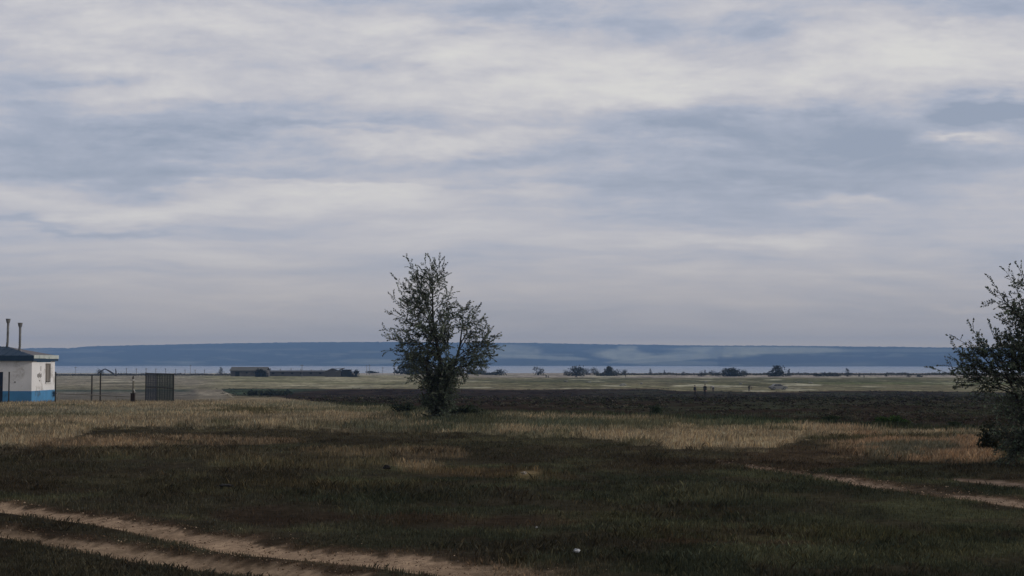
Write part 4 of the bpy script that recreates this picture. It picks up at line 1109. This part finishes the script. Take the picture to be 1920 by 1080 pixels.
def person(u, vb, hpx, top, legs, lab, pose='stand', rz=0.0, hair=(.02, .016, .013), Y=None, group=None):
    b = G(u, vb); 
    s = hpx / (F / b.y) / 1.72 if pose != 'bend' else 1.0
    if pose == 'stand':
        J = [((0, 0, .95), (.15, .11)), ((0, 0, 1.15), (.13, .10)), ((0, 0, 1.38), (.17, .11)), ((0, -.01, 1.50), .055), ((0, -.02, 1.60), (.085, .10)), ((0, -.01, 1.70), (.075, .09)),
             ((.19, 0, 1.40), .065), ((.24, .02, 1.13), .048), ((.23, -.08, .90), .036), ((.23, -.11, .80), (.02, .04)),
             ((-.19, 0, 1.40), .065), ((-.25, .02, 1.13), .048), ((-.24, -.06, .90), .036), ((-.24, -.08, .80), (.02, .04)),
             ((.10, 0, .86), .095), ((.11, -.03, .48), .065), ((.12, .02, .09), .045), ((.13, -.14, .04), .035),
             ((-.10, 0, .86), .095), ((-.11, -.01, .48), .065), ((-.12, .05, .09), .045), ((-.13, -.11, .04), .035)]
    elif pose == 'walk':
        J = [((0, 0, .95), (.15, .11)), ((0, -.02, 1.15), (.13, .10)), ((0, -.05, 1.38), (.17, .11)), ((0, -.07, 1.50), .055), ((0, -.10, 1.60), (.085, .10)), ((0, -.09, 1.70), (.075, .09)),
             ((.19, -.05, 1.40), .065), ((.22, .10, 1.15), .048), ((.22, .12, .92), .036), ((.22, .10, .83), (.02, .04)),
             ((-.19, -.05, 1.40), .065), ((-.22, -.14, 1.16), .048), ((-.22, -.30, .98), .036), ((-.22, -.36, .94), (.02, .04)),
             ((.10, 0, .86), .095), ((.11, -.20, .50), .065), ((.12, -.26, .09), .045), ((.13, -.42, .05), .035),
             ((-.10, 0, .86), .095), ((-.11, .08, .48), .065), ((-.12, .34, .15), .045), ((-.13, .24, .04), .035)]
    else:   # bent forward, hands down to the plants
        J = [((0, .15, .88), (.16, .13)), ((0, -.05, 1.02), (.14, .11)), ((0, -.30, 1.05), (.17, .11)), ((0, -.42, 1.00), .055), ((0, -.52, .95), (.085, .10)), ((0, -.58, .90), (.075, .09)),
             ((.18, -.31, 1.0), .065), ((.21, -.35, .72), .048), ((.17, -.45, .50), .036), ((.16, -.48, .41), (.02, .04)),
             ((-.18, -.31, 1.0), .065), ((-.22, -.33, .72), .048), ((-.18, -.42, .50), .036), ((-.17, -.45, .41), (.02, .04)),
             ((.10, .14, .82), .095), ((.12, .02, .46), .065), ((.12, .08, .09), .045), ((.13, -.08, .04), .035),
             ((-.10, .14, .82), .095), ((-.12, .0, .46), .065), ((-.12, .10, .09), .045), ((-.13, -.06, .04), .035)]
    E = [(0, 1), (1, 2), (2, 3), (3, 4), (4, 5), (2, 6), (6, 7), (7, 8), (8, 9), (2, 10), (10, 11), (11, 12), (12, 13), (0, 14), (14, 15), (15, 16), (16, 17), (0, 18), (18, 19), (19, 20), (20, 21)]
    # five fingers per hand and a nose
    for h, sg in ((9, 1), (13, -1)):
        p = Vector(J[h][0])
        for k, (dy_, L) in enumerate(((-.045, .055), (-.022, .085), (0, .095), (.02, .09), (.04, .07))):
            J.append(((p.x - sg * .008, p.y + dy_, p.z - L), .009)); E.append((h, len(J) - 1))
    hd = Vector(J[4][0]); J.append(((hd.x, hd.y - .125, hd.z - (.0 if pose != 'bend' else .05)), .016)); E.append((4, len(J) - 1))
    root = empty('person', b, rz); root.scale = (s, s, s)
    mt = mat_basic('jacket_cloth', top, .9, .2, 8); ml = mat_basic('trouser_cloth', legs, .9, .2, 8)
    nk = Vector(J[3][0]); hands = [Vector(J[9][0]), Vector(J[13][0])]; hip = J[0][0][2]
    dirn = (Vector(J[4][0]) - nk).normalized()
    def pick(c):
        if (c - nk).dot(dirn) > .0 and (c - Vector(J[4][0])).length < .3: return 0
        if min((c - h).length for h in hands) < .12: return 0
        return 1 if (c.z > hip - .02 and not (pose == 'bend' and c.y > .16)) else (2 if c.z > .1 else 3)
    skin_obj('body', J, E, [M_skin, mt, ml, M_dk], pick, 0, root)
    hp = Vector(J[5][0]); hq = Vector(J[4][0])
    hm = MB(); c = hp * .55 + hq * .45 + Vector((0, .03, .035)); rows = 6
    vs = []; fs = []
    for i in range(rows):
        a = i / (rows - 1) * math.pi * .62
        for k in range(10):
            t = k / 10 * 2 * math.pi
            vs.append(c + Vector((math.sin(a) * math.cos(t) * .098, math.sin(a) * math.sin(t) * .115, math.cos(a) * .10)))
    for i in range(rows - 1):
        for k in range(10): fs.append((i * 10 + k, i * 10 + (k + 1) % 10, (i + 1) * 10 + (k + 1) % 10, (i + 1) * 10 + k))
    hm.raw(vs, fs); hm.build('hair', mat_basic('hair', hair, .8, .1), root, smooth=True)
    tag(root, lab, 'person', group)
    return root
PGR = 'people out in the ploughed field'
person(1303, 742, 19, (.012, .013, .014), (.012, .012, .012), 'left one of two dark-clothed people standing in the ploughed field', rz=.6, group=PGR)
person(1322, 743, 22, (.010, .014, .016), (.010, .010, .012), 'right and taller one of two dark-clothed people standing in the ploughed field', rz=-.4, group=PGR)
person(1337, 735.5, 14, (.42, .42, .43), (.05, .048, .055), 'person in a white top bending over beside the two standing people', 'bend', rz=-.9, group=PGR)
person(1405, 734, 14, (.05, .045, .035), (.03, .028, .024), 'person in dark clothes bending alone, left of the parked car', 'bend', rz=.5, hair=(.3, .29, .27), group=PGR)
person(1620, 709, 8.6, (.03, .03, .03), (.025, .025, .025), 'tiny walking person in dark clothes far off by the right shore', 'walk', rz=1.3)
person(1173, 708, 8.0, (.035, .035, .032), (.03, .03, .028), 'tiny standing person in dark clothes at the right end of the shore thicket', 'stand', rz=.4)

def calf(u, vb, lab, body, patch, rz, s=1.0, head_down=True):
    b = G(u, vb); root = empty('calf', b, rz); root.scale = (s, s, s)
    hd = [((.62, 0, .78), .11), ((.80, 0, .48), .075), ((.88, 0, .28), (.06, .07)), ((.92, 0, .15), .045)] if head_down else [((.62, 0, .95), .11), ((.78, 0, 1.16), .085), ((.92, 0, 1.15), .075), ((1.05, 0, 1.08), .05)]
    J = [((.40, 0, .82), (.18, .24)), ((.05, 0, .80), (.20, .24)), ((-.35, 0, .84), (.18, .20)), ((-.52, 0, .80), .13)] + hd
    E = [(0, 1), (1, 2), (2, 3), (0, 4), (4, 5), (5, 6), (6, 7)]
    for x, sg in ((.42, 1), (.42, -1)):
        i = len(J); J += [((x, sg * .12, .60), .08), ((x + .01, sg * .13, .34), .045), ((x, sg * .13, .04), .04)]; E += [(0, i), (i, i + 1), (i + 1, i + 2)]
    for sg in (1, -1):
        i = len(J); J += [((-.40, sg * .13, .62), .10), ((-.34, sg * .14, .50), .065), ((-.52, sg * .14, .32), .042), ((-.48, sg * .14, .04), .038)]; E += [(2, i), (i, i + 1), (i + 1, i + 2), (i + 2, i + 3)]
    i = len(J); J += [((-.64, 0, .70), .025), ((-.66, 0, .42), .02)]; E += [(3, i), (i, i + 1)]
    h = J[5][0]; 
    for sg in (1, -1): i = len(J); J.append(((h[0] - .03, sg * .15, h[2] + .03), .022)); E.append((5, i))
    m1 = mat_basic('hide', body, .9, .1); m2 = mat_basic('hide_patch', patch, .9, .1)
    skin_obj('body', J, E, [m1, m2], lambda c: 1 if (-.30 < c.x < .28 and c.z > .55) else 0, 1, root)
    tag(root, lab, 'calf')
calf(1026, 709, 'small black and white calf grazing right of the lone two-topped bush', (.02, .02, .022), (.35, .34, .32), math.pi + .5, .95, False)
calf(1080, 709, 'small dark calf grazing in front of the big round bush of the thicket', (.02, .02, .02), (.05, .05, .05), .4, .62)
calf(1091, 708, 'small whitish calf grazing right of the dark calf', (.38, .36, .34), (.42, .40, .38), .2, .66)

# ------------------------------------------------------------------ parked car in the field
def car():
    b = G(1459, 730.8); root = empty('parked_car', b, math.radians(8)); root.scale = (.88, .88, .82)
    Mp = mat_basic('dusty_white_paint', (.22, .22, .215), .5, .12, 2); Mg = mat_basic('dark_car_glass', (.015, .016, .018), .15, .05); Mt = mat_basic('tyre', (.015, .015, .015), .9, .1); Mr = mat_basic('rim', (.25, .25, .25), .4, .1)
    prof = [(-1.85, .32), (-1.90, .62), (-1.80, .86), (-1.35, .92), (-.95, 1.30), (-.5, 1.38), (.35, 1.36), (.95, .95), (1.65, .84), (1.88, .68), (1.90, .34), (1.60, .26)]
    def arch(cx): return [(cx + .33 * math.cos(a), .30 + .33 * math.sin(a)) for a in np.linspace(0, math.pi, 7)]
    bot = [(1.60, .26)] + arch(1.22) + [(.86, .24), (-.84, .24)] + arch(-1.18) + [(-1.6, .26)]
    P = prof[:-1] + bot
    me = MB(); n = len(P)
    vs = []
    for y, ins in ((-.80, 0.0), (-.72, 0), (.72, 0), (.80, 0)):
        for (x, z) in P:
            k = .12 * max(0, (z - .9)) / .45 * (1 if abs(y) > .75 else .5)
            sc_ = 1 - (.02 if abs(y) > .75 else 0)
            vs.append((x * sc_, y - math.copysign(k, y) * 1.4, z))
    fs = [tuple(range(n)), tuple(range(4 * n - 1, 3 * n - 1, -1))]
    for r_ in range(3):
        for i in range(n): fs.append((r_ * n + i, r_ * n + (i + 1) % n, (r_ + 1) * n + (i + 1) % n, (r_ + 1) * n + i))
    me.raw(vs, fs); me.build('body', Mp, root)
    for sg in (-1, 1):
        yy = lambda z: sg * (.80 - .168 * max(0, z - .9) / .45 + .006)
        for a in ([(-1.20, .95), (-.50, .95), (-.50, 1.30), (-.90, 1.26)], [(-.42, .95), (.78, .95), (.30, 1.28), (-.42, 1.30)]):
            m = MB(); m.raw([(x, yy(z), z) for x, z in a] + [(x, yy(z) - sg * .02, z) for x, z in a], [(0, 1, 2, 3), (7, 6, 5, 4), (0, 1, 5, 4), (1, 2, 6, 5), (2, 3, 7, 6), (3, 0, 4, 7)]); m.build('side_window', Mg, root)
        for cx in (-1.18, 1.22):
            m = MB(); m.tube([(cx, sg * .62, .29), (cx, sg * .79, .29)], .29, 18); w = m.build('wheel', Mt, root)
            m = MB(); m.tube([(cx, sg * .70, .29), (cx, sg * .80, .29)], .17, 14); m.build('rim', Mr, w)
        m = MB(); m.box(1.80, 1.885, sg * .68 - .12, sg * .68 + .12, .60, .74); m.build('headlight', mat_basic('lamp_glass', (.5, .5, .48), .2, .05), root)
        m = MB(); m.box(-1.905, -1.80, sg * .66 - .1, sg * .66 + .1, .62, .80); m.build('tail_light', mat_basic('tail_red', (.15, .02, .02), .3, .05), root)
    for a, nm in (([(.93, .98), (.40, 1.345)], 'windscreen'), ([(-1.33, .95), (-.97, 1.285)], 'rear_window')):
        (xa, za), (xb, zb) = a; o_ = .02 if xa > 0 else -.02
        m = MB(); m.raw([(xa + o_, -.6, za), (xa + o_, .6, za), (xb + o_, .5, zb), (xb + o_, -.5, zb), (xa, -.6, za - .02), (xa, .6, za - .02), (xb, .5, zb - .02), (xb, -.5, zb - .02)], [(0, 1, 2, 3), (7, 6, 5, 4), (0, 1, 5, 4), (1, 2, 6, 5), (2, 3, 7, 6), (3, 0, 4, 7)]); m.build(nm, Mg, root)
    for x, nm in ((1.90, 'front_bumper'), (-1.90, 'rear_bumper')):
        m = MB(); m.box(x - .06, x + .06, -.78, .78, .34, .50); m.build(nm, M_rust, root, .02)
    tag(root, 'dusty white car parked at the far edge of the ploughed field', 'car')
car()

# ------------------------------------------------------------------ litter, stones, clods
def lump(name, lab, cat, u, v, w, h, colr, seed, group=None, rough=.8, lift=0.0):
    b = G(u, v); s = F / b.y; W_, H_ = w / s / 2, h / s
    bm = bmesh.new(); bmesh.ops.create_icosphere(bm, subdivisions=3, radius=1)
    r = random.Random(seed); off = r.uniform(0, 50)
    from mathutils import noise as mn
    for vt in bm.verts:
        p = vt.co.copy(); k = 1 + .55 * mn.noise(p * 1.3 + Vector((off, 0, 0))) + .28 * mn.noise(p * 3.5 + Vector((0, off, 0)))
        vt.co = Vector((p.x * W_ * k, p.y * W_ * .7 * k, max(-.1, p.z * k * .55 + .4) * H_))
    me = bpy.data.meshes.new(name); bm.to_mesh(me); bm.free(); me.materials.append(mat_basic(name + '_surface', colr, rough, .25, 30, bump=.3))
    o = bpy.data.objects.new(name, me); link(o); o.location = b + Vector((0, 0, lift)); tag(o, lab, cat, group); return o
lump('plastic_bag', 'crumpled white plastic litter on the dark turf near the bottom edge', 'litter', 1081, 1043, 13, 6.5, (.55, .56, .57), 4, rough=.5, lift=.03)
lump('paper_scrap', 'tiny pale paper scrap left of the white litter', 'litter', 1006, 996, 4, 3, (.3, .3, .29), 9, lift=.03)
lump('stone', 'pale stone beside a tuft of dry grass in the middle of the turf', 'stone', 982, 893, 11, 5, (.34, .30, .25), 5, lift=.03)
lump('soil_clod', 'dark clod of soil on the dry patch left of centre', 'clod', 725, 882, 13, 8, (.012, .010, .009), 6, lift=.02)
lump('soil_clod', 'flat dark clod of soil on the turf above the left wheel tracks', 'clod', 425, 916, 26, 5, (.014, .012, .011), 7, lift=.02)
SGp = 'pale lumps lying beyond the ploughed field'
for i, (u, v, w, h, lab) in enumerate([(1168, 724, 12, 5, 'pale stone heap above the far edge of the field, below the thicket'), (1203, 720, 5, 3, 'small pale stone right of the pale heap beyond the field'), (1324, 717, 8, 2.6, 'flat pale slab lying in the green plain above the two standing people'),
                                  (1389, 720.5, 6, 3, 'small pale slab left of the lone bending person'), (1492, 718, 5, 2.4, 'left small pale stone right of the parked car'), (1520, 719, 9, 2.6, 'long pale stone right of the small pale stone beyond the car'),
                                  (1061, 716, 7, 3, 'pale patchy stone in the plain below the two calves'), (1104, 717.5, 9, 2.5, 'pale greenish slab in the plain right of the patchy stone')]):
    lump('pale_stone', lab, 'stone', u, v, w, h, (.27, .27, .23), 40 + i, SGp)

def gravel():
    r = np.random.default_rng(91); n = 9000
    pts = []
    for P, k in ((TRA, 3600), (TRB, 2200), (TRC, 1300)):
        u = r.uniform(max(P[0, 0], -100), min(P[-1, 0], 2000), k); c = np.interp(u, P[:, 0], P[:, 1]); w = np.interp(u, P[:, 0], P[:, 2])
        v = c + r.normal(0, 1.0, k) * w * .9
        for a, b in zip(u, v):
            if b < 1110:
                d = ray(a, b); Y = -CAMZ / d.z * d.y
                for _ in range(3): Y = (float(H(d.x / d.y * Y, Y)) - CAMZ) / d.z * d.y
                pts.append((d.x / d.y * Y, Y))
    pts = np.array(pts); X, Y = pts[:, 0], pts[:, 1]; n = len(X); Z = H(X, Y)
    s = (.004 + .011 * r.random(n) ** 3) * np.clip(Y / 16, .7, 1.6)
    dirs = np.array([(1, 0, 0), (0, 1, 0), (-1, 0, 0), (0, -1, 0), (0, 0, .8), (0, 0, -.6)], float)
    V = np.stack([X, Y, Z], 1)[:, None] + dirs[None] * s[:, None, None] * (.6 + .8 * r.random((n, 6, 1)))
    T = np.array([(0, 1, 4), (1, 2, 4), (2, 3, 4), (3, 0, 4), (1, 0, 5), (2, 1, 5), (3, 2, 5), (0, 3, 5)])
    f = (np.arange(n)[:, None, None] * 6 + T[None]).reshape(-1, 3)
    c = np.where(r.random((n, 1)) < .5, lin((84, 68, 55)) / KA, np.where(r.random((n, 1)) < .6, lin((60, 48, 38)) / KA, lin((135, 118, 100)) / KA)) * (.7 + .6 * r.random((n, 1)))
    o = np_mesh('gravel', V.reshape(-1, 3), f, M_blade, np.repeat(c, 6, 0)); tag(o, 'small clods and stones in and beside the dirt wheel tracks', 'gravel', kind='stuff')
gravel()
# ------------------------------------------------------------------ haze
def haze():
    m, T = mat_new('haze_air')
    v = T.add('ShaderNodeVolumePrincipled')
    v.inputs['Color'].default_value = (.37, .60, 1.0, 1); v.inputs['Density'].default_value = 2.1e-4; v.inputs['Anisotropy'].default_value = 0.0
    o = T.add('ShaderNodeOutputMaterial'); T.l.new(v.outputs[0], o.inputs['Volume'])
    mb = MB(); mb.box(-3100, 3100, -400, 5500, -24, 92); h = mb.build('haze', m); tag(h, kind='stuff')
haze()
